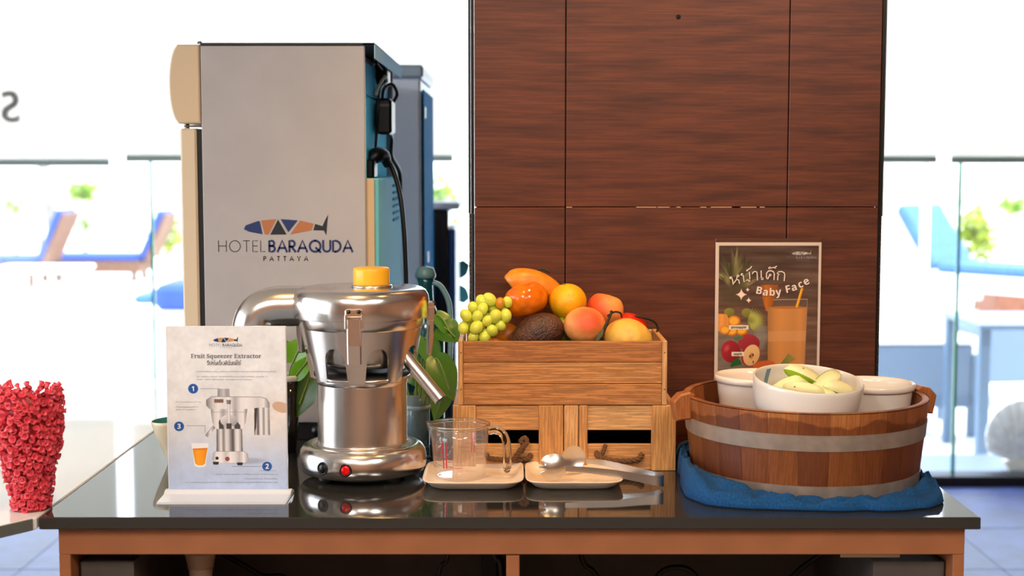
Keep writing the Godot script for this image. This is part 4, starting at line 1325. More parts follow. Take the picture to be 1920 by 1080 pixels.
# Thai letters as strokes in a box one high
func thai(ch: String) -> Array:
	var loop := func(x: float, y: float, r := 0.085) -> Array: return arc(Vector2(x, y), r, 0, 360, 10)
	match ch:
		"h": return [0.78, [loop.call(0.1, 0.88), [Vector2(0.185, 0.88), Vector2(0.185, 0), Vector2(0.24, 0.2), Vector2(0.5, 0.52), Vector2(0.58, 0.8)], loop.call(0.66, 0.86), [Vector2(0.5, 0.52), Vector2(0.64, 0.42), Vector2(0.68, 0.25), Vector2(0.68, 0)]]]
		"n": return [0.78, [loop.call(0.1, 0.9), [Vector2(0.185, 0.9), Vector2(0.185, 0), Vector2(0.45, 0.2), Vector2(0.56, 0.16)], loop.call(0.62, 0.09), [Vector2(0.68, 0.14), Vector2(0.68, 1.0)]]]
		"2": return [0.0, [[Vector2(-0.42, 1.22), Vector2(-0.34, 1.18), Vector2(-0.3, 1.26), Vector2(-0.36, 1.36), Vector2(-0.28, 1.3), Vector2(-0.1, 1.42), Vector2(0.0, 1.58)]]]
		"a": return [0.52, [[Vector2(0.02, 0.78), Vector2(0.12, 0.96), Vector2(0.26, 1.0), Vector2(0.38, 0.9), Vector2(0.4, 0.7), Vector2(0.4, 0)]]]
		"e": return [0.36, [[Vector2(0.1, 1.0), Vector2(0.1, 0.12)], loop.call(0.185, 0.1)]]
		"d": return [0.78, [[Vector2(0.16, 0.0), Vector2(0.06, 0.22), Vector2(0.06, 0.7), Vector2(0.2, 0.95), Vector2(0.42, 1.0), Vector2(0.62, 0.88), Vector2(0.68, 0.66), Vector2(0.68, 0)], [Vector2(0.16, 0.0), Vector2(0.24, 0.3), Vector2(0.3, 0.42)], loop.call(0.36, 0.5)]]
		"8": return [0.0, [[Vector2(-0.62, 1.2), Vector2(-0.66, 1.32), Vector2(-0.55, 1.4), Vector2(-0.44, 1.3), Vector2(-0.5, 1.22)], [Vector2(-0.44, 1.3), Vector2(-0.3, 1.38), Vector2(-0.1, 1.3), Vector2(-0.16, 1.46), Vector2(-0.04, 1.52)]]]
		"g": return [0.74, [[Vector2(0.1, 0), Vector2(0.1, 0.5), Vector2(0.2, 0.64), Vector2(0.02, 0.72), Vector2(0.14, 0.94), Vector2(0.38, 1.0), Vector2(0.58, 0.88), Vector2(0.64, 0.66), Vector2(0.64, 0)]]]
		"w": return [0.6, [loop.call(0.34, 0.1), [Vector2(0.42, 0.1), Vector2(0.5, 0.4), Vector2(0.5, 0.75), Vector2(0.36, 0.98), Vector2(0.16, 0.96), Vector2(0.06, 0.78)]]]
		"i": return [0.0, [arc(Vector2(-0.3, 1.14), 0.2, 0, 180, 8, 0.16) + [Vector2(-0.1, 1.14)]]]
		"I": return [0.0, [arc(Vector2(-0.3, 1.14), 0.2, 0, 180, 8, 0.16) + [Vector2(-0.1, 1.14), Vector2(-0.1, 1.4)]]]
		"T": return [0.66, [[Vector2(0.1, 0.5), Vector2(0.1, 0.05), Vector2(0.58, 0.05), Vector2(0.58, 0.5), Vector2(0.4, 0.62), Vector2(0.2, 0.62), Vector2(0.08, 0.78), Vector2(0.2, 0.96), Vector2(0.45, 0.94), Vector2(0.6, 0.9)]]]
		"Y": return [0.42, [loop.call(0.26, 0.62), [Vector2(0.2, 0.62), Vector2(0.2, 0.0)], [Vector2(0.3, 0.7), Vector2(0.34, 1.1), Vector2(0.2, 1.3), Vector2(0.06, 1.16)]]]
		"c": return [0.72, [loop.call(0.12, 0.78), [Vector2(0.06, 0.7), Vector2(0.16, 0.5), Vector2(0.16, 0.0), Vector2(0.58, 0.06), Vector2(0.58, 0.66), Vector2(0.46, 0.86), Vector2(0.66, 1.02)]]]
		"k": return [0.74, [[Vector2(0.12, 0), Vector2(0.06, 0.4), Vector2(0.1, 0.8), Vector2(0.36, 1.0), Vector2(0.6, 0.84), Vector2(0.66, 0.6), Vector2(0.66, 0)], loop.call(0.34, 0.52), [Vector2(0.12, 0), Vector2(0.28, 0.44)]]]
		"r": return [0.52, [loop.call(0.3, 0.1), [Vector2(0.38, 0.12), Vector2(0.4, 0.5), Vector2(0.2, 0.62), Vector2(0.06, 0.76), Vector2(0.18, 0.98), Vector2(0.44, 0.92)]]]
		"o": return [0.66, [loop.call(0.18, 0.56), [Vector2(0.1, 0.5), Vector2(0.1, 0.06), Vector2(0.56, 0.06), Vector2(0.56, 0.74), Vector2(0.36, 0.98), Vector2(0.08, 0.84)]]]
		"N": return [0.56, [loop.call(0.24, 0.12), [Vector2(0.32, 0.1), Vector2(0.46, 0.4), Vector2(0.46, 1.0), Vector2(0.1, 0.96)]]]
		"1": return [0.0, [[Vector2(-0.16, 1.5), Vector2(-0.16, 1.72)]]]
		"u": return [0.0, [arc(Vector2(-0.34, 1.3), 0.2, 150, 360, 8, 0.14)]]
		"p": return [0.72, [loop.call(0.18, 0.86), [Vector2(0.1, 0.86), Vector2(0.1, 0), Vector2(0.34, 0.5), Vector2(0.6, 0), Vector2(0.6, 1.0)]]]
		"l": return [0.68, [loop.call(0.18, 0.12), [Vector2(0.1, 0.12), Vector2(0.1, 0.5), Vector2(0.3, 0.64), Vector2(0.4, 0.5), Vector2(0.4, 0.3)], [Vector2(0.08, 0.8), Vector2(0.3, 1.0), Vector2(0.58, 0.8), Vector2(0.58, 0)]]]
		"M": return [0.42, [loop.call(0.26, 0.62), [Vector2(0.2, 0.62), Vector2(0.2, 0)], [Vector2(0.3, 0.7), Vector2(0.18, 1.1), Vector2(0.36, 1.25), Vector2(0.06, 1.36)]]]
		"m": return [0.74, [loop.call(0.12, 0.9), [Vector2(0.18, 0.86), Vector2(0.18, 0.1), Vector2(0.6, 0.1), Vector2(0.6, 1.0)], loop.call(0.12, 0.1)]]
	return [0.3, []]

func thai_line(s: Shape, text: String, origin: Vector2, h: float, width: float, path: Callable, stretch := 1.0) -> void:
	var x := 0.0
	for ch in text:
		var gl := thai(ch)
		var ls := []
		for l in gl[1]:
			var q := []
			for p in l:
				q.append(path.call(origin, (x + p.x) * h * stretch, p.y * h))
			ls.append(q)
		strokes(s, ls, width)
		x += gl[0] + (0.1 if gl[0] > 0.0 else 0.0)

func straight(o: Vector2, x: float, y: float) -> Vector2:
	return o + Vector2(x, y)

func squiggles(s: Shape, x0: float, x1: float, y: float, h: float, w: float) -> void:
	# a line of print too small to read
	var x := x0
	while x < x1:
		var run := rng.randf_range(0.8, 1.6) * h
		var l := [Vector2(x, y + rng.randf() * h * 0.4)]
		for k in 3:
			l.append(Vector2(x + run * (k + 1) / 3.5, y + rng.randf() * h))
		strokes(s, [l], w)
		x += run * (1.0 if rng.randf() > 0.12 else 1.7)

# ---------------------------------------------------------------- the juicer's instruction sign
func squeezer_sign() -> void:
	var o := thing("sign_stand", "white acrylic stand with juicer instructions, in front of the fridge", "sign", Vector3(-0.4975, T, -0.153))
	var acr := mat("acrylic", Color(0.86, 0.88, 0.9), 0.1)
	acr.clearcoat_enabled = true
	acr.clearcoat = 0.4
	var w := 0.21
	var h := 0.297
	part("panel", plain_box(Vector3(w, h, 0.004), 0.001, Vector3(0, h / 2 + 0.003, -0.0022)), acr, o)
	var ft := Shape.new()
	prism(ft, [Vector2(-0.03, 0.0), Vector2(0.062, 0.0), Vector2(0.062, 0.004), Vector2(0.012, 0.0065), Vector2(0.002, 0.012), Vector2(-0.006, 0.012), Vector2(-0.03, 0.005)], -0.111, 0.111, Transform3D(Basis(Vector3.UP, -PI / 2), Vector3.ZERO), 0.0012)
	part("foot", ft, acr, o)
	var W := 640
	var H := 905
	var img := Image.create(W, H, false, Image.FORMAT_RGB8)
	var nz := FastNoiseLite.new()
	nz.seed = 5
	nz.frequency = 0.006
	for y in H:
		var v := float(y) / H
		for x in W:
			var k := nz.get_noise_2d(x, y) * 0.05 + nz.get_noise_2d(x * 4.0, y * 4.0 + 900) * 0.025
			var c := Color(0.90, 0.91, 0.925).lerp(Color(0.70, 0.77, 0.90), smoothstep(0.5, 1.0, v + k))
			var warm := exp(-(pow((x - 560.0) / 150.0, 2) + pow((y - 500.0) / 130.0, 2)))
			c = c.lerp(Color(0.93, 0.85, 0.79), warm * 0.45)
			img.set_pixel(x, y, Color(c.r + k, c.g + k, c.b + k))
	# half an orange shape at the right edge
	ell(img, Vector2(612, 445), Vector2(50, 30), 0.3, Color(0.80, 0.66, 0.56, 0.9))
	# the juicer, drawn in greys
	var chrome := [0.45, 0.95, 1.0, 0.7, 0.98, 0.5, 0.85, 1.0, 0.8, 0.4]
	var g := Color(0.93, 0.92, 0.93)
	ell(img, Vector2(420, 745), Vector2(150, 24), 0.0, Color(0.55, 0.58, 0.66, 0.5), 0.6)
	poly(img, [Vector2(505, 425), Vector2(545, 432), Vector2(548, 600), Vector2(466, 600), Vector2(468, 440)], g, [0.5, 0.9, 0.35, 0.95, 1.0, 0.6, 1.0, 0.9, 0.45])
	poly(img, [Vector2(468, 440), Vector2(484, 440), Vector2(476, 560), Vector2(466, 590)], Color(0.25, 0.25, 0.27))
	poly(img, [Vector2(210, 405), Vector2(238, 386), Vector2(500, 388), Vector2(535, 398), Vector2(549, 422), Vector2(549, 448), Vector2(500, 446), Vector2(440, 455), Vector2(225, 455), Vector2(210, 436)], g, [0.55, 0.85, 1.0, 0.95, 1.0, 0.75, 0.98, 1.0, 0.96, 0.9, 0.98, 0.6])
	pen(img, [Vector2(210, 436), Vector2(210, 405), Vector2(238, 386), Vector2(500, 388), Vector2(535, 398), Vector2(549, 422), Vector2(549, 600)], 3.0, Color(0.5, 0.5, 0.53))
	poly(img, [Vector2(232, 455), Vector2(430, 455), Vector2(420, 530), Vector2(404, 566), Vector2(256, 566), Vector2(240, 530)], g, [0.6, 0.95, 1.0, 0.72, 0.9, 1.0, 0.7, 0.95, 1.0, 0.5])
	pen(img, [Vector2(232, 472), Vector2(428, 472)], 2.0, Color(0.55, 0.55, 0.58))
	for q in [[282, 300], [366, 390]]:
		poly(img, [Vector2(q[0] - 6, 566), Vector2(q[0] - 8, 530), Vector2(q[0] - 2, 512), Vector2(q[1], 545), Vector2(q[1] + 2, 566)], Color(0.3, 0.3, 0.32))
	ell(img, Vector2(330, 520), Vector2(48, 34), 0.0, g, 0.06, Color(0.6, 0.6, 0.62))
	poly(img, [Vector2(252, 400), Vector2(302, 400), Vector2(302, 420), Vector2(252, 420)], Color(0.5, 0.4, 0.37))
	poly(img, [Vector2(318, 405), Vector2(342, 405), Vector2(340, 428), Vector2(320, 428)], Color(0.42, 0.42, 0.45), [0.8, 1.4, 1.0, 0.7])
	poly(img, [Vector2(322, 428), Vector2(338, 428), Vector2(338, 535), Vector2(322, 535)], Color(0.80, 0.80, 0.82), [0.85, 1.15, 1.1, 0.8])
	poly(img, [Vector2(316, 535), Vector2(344, 535), Vector2(344, 568), Vector2(316, 568)], Color(0.3, 0.28, 0.3))
	poly(img, [Vector2(262, 566), Vector2(400, 566), Vector2(402, 705), Vector2(260, 705)], g, [0.3, 0.75, 1.0, 0.55, 0.95, 0.9, 0.6, 0.35, 0.9, 1.0, 0.8, 0.35])
	poly(img, [Vector2(240, 706), Vector2(256, 692), Vector2(408, 692), Vector2(430, 708), Vector2(432, 735), Vector2(412, 756), Vector2(254, 756), Vector2(236, 736)], g, [0.7, 0.98, 1.0, 0.85, 1.0, 0.95, 0.8, 1.0, 0.7])
	pen(img, [Vector2(240, 706), Vector2(256, 692), Vector2(408, 692), Vector2(430, 708)], 2.0, Color(0.55, 0.55, 0.58))
	for q in [[238, 758], [368, 762]]:
		poly(img, [Vector2(q[0], q[1] - 8), Vector2(q[0] + 34, q[1] - 8), Vector2(q[0] + 30, q[1] + 8), Vector2(q[0] + 4, q[1] + 8)], Color(0.2, 0.2, 0.22))
	ell(img, Vector2(262, 730), Vector2(9, 9), 0.0, Color(0.15, 0.15, 0.17))
	ell(img, Vector2(318, 734), Vector2(12, 12), 0.0, Color(0.45, 0.2, 0.2))
	ell(img, Vector2(318, 734), Vector2(7, 7), 0.0, Color(0.7, 0.3, 0.3))
	poly(img, [Vector2(246, 548), Vector2(256, 560), Vector2(214, 612), Vector2(202, 600)], g, [0.5, 1.0, 0.5])
	pen(img, [Vector2(246, 548), Vector2(202, 600), Vector2(214, 612)], 2.0, Color(0.35, 0.35, 0.38))
	poly(img, [Vector2(272, 342), Vector2(336, 342), Vector2(338, 386), Vector2(270, 386)], Color(0.68, 0.68, 0.70), [0.8, 1.0, 1.15, 0.9, 1.05])
	# a glass of orange juice
	poly(img, [Vector2(124, 646), Vector2(218, 646), Vector2(200, 772), Vector2(186, 780), Vector2(156, 780), Vector2(140, 772)], Color(0.96, 0.97, 0.98, 0.8))
	poly(img, [Vector2(130, 676), Vector2(212, 672), Vector2(196, 762), Vector2(184, 770), Vector2(158, 770), Vector2(144, 762)], Color(0.96, 0.62, 0.16), [0.93, 1.05, 1.0, 0.9])
	poly(img, [Vector2(130, 676), Vector2(212, 672), Vector2(211, 682), Vector2(132, 686)], Color(0.90, 0.52, 0.12))
	# rules from the badges
	for l in [[Vector2(180, 342), Vector2(275, 342)], [Vector2(100, 548), Vector2(200, 548), Vector2(200, 586)], [Vector2(345, 776), Vector2(505, 776)]]:
		pen(img, l, 2.0, Color(0.35, 0.38, 0.45))
	for c in [Vector2(140, 342), Vector2(60, 552), Vector2(532, 776)]:
		ell(img, c, Vector2(30, 30), 0.0, Color(0.72, 0.82, 0.93))
		ell(img, c, Vector2(27, 27), 0.0, Color(0.09, 0.30, 0.60), 0.06, Color(0.14, 0.36, 0.66))
		ell(img, c, Vector2(19.5, 19.5), 0.0, Color(0.30, 0.50, 0.78))
		ell(img, c, Vector2(18, 18), 0.0, Color(0.11, 0.32, 0.62))
	var sh := Shape.new()
	sheet(sh, -w / 2 + 0.0015, 0.012, w / 2 - 0.0015, h + 0.0015, 0.0)
	var pp := printed("squeezer_print", img, 0.3)
	part("printed_sheet", sh, pp, o, Vector3(0, 0, 0.0003))
	var pz := 0.0006
	var blue := mat("ink_blue", Color(0.07, 0.17, 0.38), 0.6)
	var copper := mat("ink_copper", Color(0.66, 0.42, 0.26), 0.6)
	var ink := mat("ink_dark", Color(0.06, 0.10, 0.14), 0.6)
	var grey := mat("ink_grey", Color(0.36, 0.37, 0.42), 0.6)
	var faint := mat("ink_faint", Color(0.58, 0.59, 0.64), 0.6)
	fish(o, Vector3(-0.0215, 0.2715, pz), 0.043, [blue, mat("ink_orange", Color(0.82, 0.56, 0.28), 0.6), ink])
	var lg := Shape.new()
	stroke_word(lg, "HOTEL", -0.0285, -0.0075, 0.2648, 0.0045, 0.0005)
	stroke_word(lg, "BARAQUDA", -0.0055, 0.0285, 0.2648, 0.0045, 0.0009)
	stroke_word(lg, "PATTAYA", -0.009, 0.010, 0.2615, 0.0018, 0.0004)
	part("lettering", lg, mat("ink_slate", Color(0.45, 0.50, 0.62), 0.6), o, Vector3(0, 0, pz))
	part("lettering", words("Fruit Squeezer Extractor", 0.0072, true, true), grey, o, Vector3(0, 0.2475, pz), Basis().scaled(Vector3(0.97, 1, 1)))
	var t1 := Shape.new()
	thai_line(t1, "wiITYc2ekrI1oNkun2npl2Mm2", Vector2(-0.0335, 0.2318), 0.0058, 0.0009, straight, 0.88)
	part("lettering", t1, grey, o, Vector3(0, 0, pz))
	var sq := Shape.new()
	for q in [[-0.052, 0.085, 0.2195], [-0.052, 0.07, 0.2105], [-0.052, 0.045, 0.2055], [-0.089, -0.047, 0.166], [-0.089, -0.052, 0.157], [-0.089, -0.055, 0.1525], [0.055, 0.085, 0.0445], [-0.022, 0.086, 0.038], [0.03, 0.086, 0.030], [-0.076, 0.087, 0.0235]]:
		squiggles(sq, q[0], q[1], q[2], 0.0022, 0.0006)
	part("small_print", sq, faint, o, Vector3(0, 0, pz))
	for q in [["1", Vector2(140, 342)], ["3", Vector2(60, 552)], ["2", Vector2(532, 776)]]:
		var px: Vector2 = q[1]
		part("badge_number", words(q[0], 0.0085, true), mat("ink_white", Color(0.95, 0.96, 0.97), 0.6), o, Vector3((px.x / W - 0.5) * (w - 0.003), h + 0.0015 - px.y / H * (h - 0.0105), pz))

# ---------------------------------------------------------------- poster on the pillar
func recipe_sign() -> void:
	var o := thing("juice_poster", "acrylic poster of orange juice and fruit fixed to the wooden pillar", "poster", Vector3(0.5165, 1.176, -0.5665))
	var acr := solid_glass("acrylic_clear", Color(0.95, 0.96, 0.97), 0.25, 0.08)
	var w := 0.214
	part("holder", plain_box(Vector3(w, 0.310, 0.003), 0.0008, Vector3(0, 0.0, 0.002)), mat("acrylic_back", Color(0.32, 0.22, 0.18), 0.15), o)
	part("paper", plain_box(Vector3(w - 0.001, 0.297, 0.0008), 0.0002, Vector3(0, -0.0012, 0.0042)), mat("poster_paper", Color(0.80, 0.74, 0.70), 0.35), o)
	var W := 640
	var H := 905
	var img := Image.create(W, H, false, Image.FORMAT_RGB8)
	var nz := FastNoiseLite.new()
	nz.seed = 15
	nz.frequency = 0.004
	for y in H:
		var v := float(y) / H
		for x in W:
			var k := nz.get_noise_2d(x * 0.6, y * 5.0) * 0.10
			var c := Color(0.30, 0.235, 0.205).lerp(Color(0.40, 0.30, 0.25), smoothstep(0.2, 0.6, v))
			var band := smoothstep(0.14, 0.0, absf(v - 0.3 + 0.00012 * x))
			c = c.lerp(Color(0.42, 0.32, 0.27), band * 0.5 * clampf(x / 500.0, 0, 1))
			if x < 330 and v > 0.55:
				c = c.lerp(Color(0.48, 0.45, 0.43), smoothstep(330.0, 200.0, x) * 0.7)
			img.set_pixel(x, y, Color(c.r + k, c.g + k, c.b + k * 0.9))
	var Z := func(x: float, y: float) -> Vector2: return Vector2((x - 100.0) * 0.889, (y - 78.0) * 0.889)
	# pineapple leaves
	for i in 24:
		var a := deg_to_rad(-160.0 + 140.0 * i / 23.0)
		var b: Vector2 = Z.call(205.0 + (i % 5) * 8.0, 330.0 + (i % 3) * 30.0)
		var l := 200.0 + 45.0 * sin(i * 2.3)
		var tip := b + Vector2(cos(a) * l * 0.8, sin(a) * l)
		var side := Vector2(-sin(a), cos(a)) * 17.0
		var tone := 0.8 + 0.25 * sin(i * 1.7)
		poly(img, [b - side, b.lerp(tip, 0.5) - side * 0.9, tip, b.lerp(tip, 0.5) + side * 0.9, b + side], Color(0.40 * tone, 0.38 * tone, 0.25 * tone, 0.85), [0.75, 1.3, 0.8])
	ell(img, Z.call(220, 420), Vector2(115, 90), 0.0, Color(0.30, 0.26, 0.19, 0.75), 0.5)
	ell(img, Z.call(180, 560), Vector2(38, 30), 0.0, Color(0.55, 0.54, 0.24), 0.2, Color(0.42, 0.42, 0.18))
	ell(img, Z.call(310, 565), Vector2(40, 32), 0.2, Color(0.55, 0.55, 0.27), 0.2, Color(0.42, 0.42, 0.18))
	# cut pineapple and oranges
	poly(img, [Z.call(100, 572), Z.call(160, 575), Z.call(178, 610), Z.call(175, 660), Z.call(130, 700), Z.call(100, 700)], Color(0.86, 0.58, 0.28), [0.95, 1.05, 0.95, 1.0])
	for c in [[Z.call(215, 625), 42], [Z.call(270, 690), 42], [Z.call(200, 695), 40], [Z.call(150, 690), 36]]:
		ell(img, c[0], Vector2(c[1], c[1] * 0.86), 0.0, Color(0.88, 0.56, 0.16), 0.05, Color(0.72, 0.42, 0.12))
		ell(img, c[0], Vector2(c[1] * 0.82, c[1] * 0.68), 0.0, Color(0.92, 0.68, 0.26), 0.3)
	for i in 16:
		var a := deg_to_rad(-75.0 + 140.0 * i / 15.0)
		var b: Vector2 = Z.call(318, 632)
		var tip := b + Vector2(cos(a) * 118.0, sin(a) * 90.0 - 10.0)
		var side := Vector2(-sin(a), cos(a)) * 8.0
		poly(img, [b - side, b.lerp(tip, 0.5) - side, tip, b.lerp(tip, 0.5) + side, b + side], Color(0.58, 0.60, 0.30, 0.9), [0.75, 1.15, 0.8])
	ell(img, Z.call(410, 740), Vector2(62, 110), 0.1, Color(0.56, 0.58, 0.56, 0.55), 0.6)
	# strip of orange, the tall glass and its straw
	poly(img, [Z.call(402, 362), Z.call(532, 362), Z.call(528, 395), Z.call(505, 470), Z.call(470, 560), Z.call(445, 550), Z.call(420, 470)], Color(0.66, 0.37, 0.13), [0.8, 1.1, 0.9, 0.8])
	poly(img, [Z.call(500, 468), Z.call(742, 466), Z.call(740, 530), Z.call(500, 530)], Color(0.38, 0.31, 0.27, 0.8))
	poly(img, [Z.call(460, 528), Z.call(741, 522), Z.call(724, 1096), Z.call(468, 1096)], Color(0.76, 0.52, 0.29), [0.82, 0.98, 1.04, 1.0, 0.97, 1.02, 0.9])
	ell(img, Z.call(600, 526), Vector2(124, 9), 0.0, Color(0.66, 0.42, 0.20))
	poly(img, [Z.call(462, 700), Z.call(738, 694), Z.call(734, 770), Z.call(464, 776)], Color(0.80, 0.60, 0.42, 0.5))
	pen(img, [Z.call(500, 470), Z.call(744, 466)], 3.5, Color(0.72, 0.64, 0.56))
	pen(img, [Z.call(744, 466), Z.call(726, 1096)], 3.0, Color(0.62, 0.50, 0.38))
	pen(img, [Z.call(460, 540), Z.call(468, 1096)], 3.0, Color(0.62, 0.50, 0.38))
	pen(img, [Z.call(668, 520), Z.call(704, 388)], 17.0, Color(0.82, 0.55, 0.10))
	pen(img, [Z.call(665, 520), Z.call(701, 388)], 5.0, Color(0.95, 0.76, 0.30))
	# apples
	ell(img, Z.call(325, 785), Vector2(72, 58), 0.2, Color(0.66, 0.20, 0.26), 0.04, Color(0.50, 0.11, 0.16))
	ell(img, Z.call(195, 848), Vector2(64, 74), -0.2, Color(0.68, 0.16, 0.22), 0.04, Color(0.46, 0.09, 0.13))
	ell(img, Z.call(165, 825), Vector2(22, 34), 0.5, Color(0.82, 0.45, 0.45, 0.5), 0.7)
	poly(img, [Z.call(215, 748), Z.call(250, 734), Z.call(292, 742), Z.call(262, 764), Z.call(226, 770)], Color(0.30, 0.44, 0.30))
	ell(img, Z.call(338, 874), Vector2(60, 76), 0.3, Color(0.56, 0.14, 0.13))
	ell(img, Z.call(344, 874), Vector2(53, 72), 0.3, Color(0.88, 0.74, 0.54), 0.05, Color(0.80, 0.62, 0.42))
	ell(img, Z.call(344, 880), Vector2(16, 26), 0.3, Color(0.68, 0.46, 0.28), 0.5)
	ell(img, Z.call(334, 882), Vector2(5, 8), 0.5, Color(0.2, 0.1, 0.07))
	ell(img, Z.call(356, 872), Vector2(5, 8), -0.4, Color(0.2, 0.1, 0.07))
	ell(img, Z.call(358, 925), Vector2(4, 9), 0.0, Color(0.2, 0.1, 0.07))
	poly(img, [Z.call(192, 966), Z.call(200, 925), Z.call(240, 894), Z.call(262, 908), Z.call(276, 942), Z.call(230, 952)], Color(0.12, 0.36, 0.18))
	ell(img, Z.call(300, 985), Vector2(110, 20), -0.05, Color(0.55, 0.14, 0.10), 0.2)
	ell(img, Z.call(435, 945), Vector2(78, 30), -0.15, Color(0.74, 0.36, 0.16), 0.2)
	for i in 5:
		pen(img, [Z.call(548 + i * 8, 955), Z.call(615 + i * 11, 868 + i * 8)], 8.0, Color(0.36 + 0.04 * i, 0.50, 0.24))
	# white plates for the two words
	poly(img, [Z.call(178, 655), Z.call(320, 655), Z.call(320, 686), Z.call(178, 686)], Color(0.88, 0.84, 0.76))
	poly(img, [Z.call(200, 850), Z.call(290, 850), Z.call(290, 881), Z.call(200, 881)], Color(0.88, 0.84, 0.80))
	# sparkles
	for q in [[Z.call(265, 432), 38.0], [Z.call(310, 397), 15.0], [Z.call(319, 474), 20.0]]:
		var c: Vector2 = q[0]
		var r: float = q[1]
		var st := []
		for i in 64:
			var a := TAU * i / 64.0
			st.append(c + Vector2(cos(a), sin(a)) * r / pow(pow(absf(cos(a)), 0.62) + pow(absf(sin(a)), 0.62), 1.0 / 0.62))
		poly(img, st, Color(0.92, 0.83, 0.78))
	var sh := Shape.new()
	var iw := 0.2009
	var ih := 0.2841
	sheet(sh, -iw / 2, -ih / 2, iw / 2, ih / 2)
	part("printed_sheet", sh, printed("recipe_print", img, 0.28), o, Vector3(0.0008, -0.0012, 0.0047))
	var pz := 0.005
	var white := mat("ink_cream", Color(0.88, 0.82, 0.78), 0.6)
	var shadow := mat("ink_shade", Color(0.12, 0.08, 0.07), 0.7)
	var grey := mat("ink_pale", Color(0.62, 0.60, 0.60), 0.6)
	fish(o, Vector3(0.0469, 0.1213, pz), 0.039, [grey, mat("ink_pale_b", Color(0.72, 0.70, 0.69), 0.6), grey])
	var lg := Shape.new()
	stroke_word(lg, "HOTEL", 0.0371, 0.0544, 0.1146, 0.0046, 0.0004)
	part("lettering", lg, mat("ink_pale_c", Color(0.42, 0.36, 0.34), 0.6), o, Vector3(0, 0, pz))
	var lg2 := Shape.new()
	stroke_word(lg2, "BARAQUDA", 0.0558, 0.0965, 0.1146, 0.0046, 0.0007)
	stroke_word(lg2, "PATTAYA", 0.058, 0.082, 0.1105, 0.0018, 0.0004)
	part("lettering", lg2, grey, o, Vector3(0, 0, pz))
	var curve := func(o_: Vector2, x: float, y: float) -> Vector2:
		var sl := 0.353 - x * 4.78
		return o_ + Vector2(x - y * sl * 0.6, 0.353 * x - 2.39 * x * x + y)
	for pass_ in 2:
		var s := Shape.new()
		thai_line(s, "hn2aed8g", Vector2(-0.0745, 0.0594), 0.018, 0.0040 if pass_ == 0 else 0.0022, curve, 1.36)
		part("lettering_shadow" if pass_ == 0 else "lettering", s, shadow if pass_ == 0 else white, o, Vector3(0.0004, -0.0004, pz) if pass_ == 0 else Vector3(0, 0, pz + 0.0004))
	var letters := ["B", "a", "b", "y", "F", "a", "c", "e"]
	var xs := [-0.0181, -0.0047, 0.0084, 0.0212, 0.0399, 0.0525, 0.065, 0.0765]
	var ys := [0.0502, 0.0468, 0.0468, 0.0474, 0.053, 0.0571, 0.0627, 0.0689]
	var rs := [-0.2, -0.12, 0.0, 0.12, 0.22, 0.3, 0.42, 0.52]
	for i in 8:
		var b := Basis(Vector3(0, 0, 1), rs[i]) * Basis().scaled(Vector3(1.05, 1, 1))
		part("lettering_shadow", words(letters[i], 0.0152, true), shadow, o, Vector3(xs[i] + 0.0007, ys[i] - 0.0008, pz), b)
		part("lettering", words(letters[i], 0.0148, true), white, o, Vector3(xs[i], ys[i], pz + 0.0004), b)
	part("lettering", words("pineapple", 0.0042, true), shadow, o, Vector3(-0.058, -0.0243, pz))
	part("lettering", words("apple", 0.0042, true), shadow, o, Vector3(-0.0591, -0.0787, pz))

# ---------------------------------------------------------------- plates, measuring jug, tongs
func plate(label: String, at_: Vector3, hx: float, hz: float, m: Material) -> void:
	var o := thing("square_plate", label, "plate", at_, 0.0, "square plates on the counter")
	var prof := [[0.0, 0.0045], [0.5, 0.0045], [0.76, 0.005], [0.84, 0.0075], [0.93, 0.0145], [0.985, 0.0178], [1.0, 0.0172], [0.99, 0.0155], [0.93, 0.0115], [0.84, 0.004], [0.76, 0.0005], [0.72, 0.0], [0.0, 0.0]]
	var rows := []
	for q in prof:
		var row := []
		for j in 96:
			var a := TAU * j / 96.0
			var e := 0.32
			var k: float = q[0]
			row.append(Vector3(signf(cos(a)) * pow(absf(cos(a)), e) * hx * k, q[1], signf(sin(a)) * pow(absf(sin(a)), e) * hz * k))
		rows.append(row)
	var s := Shape.new()
	grid(s, rows, true)
	part("dish", s, m, o)

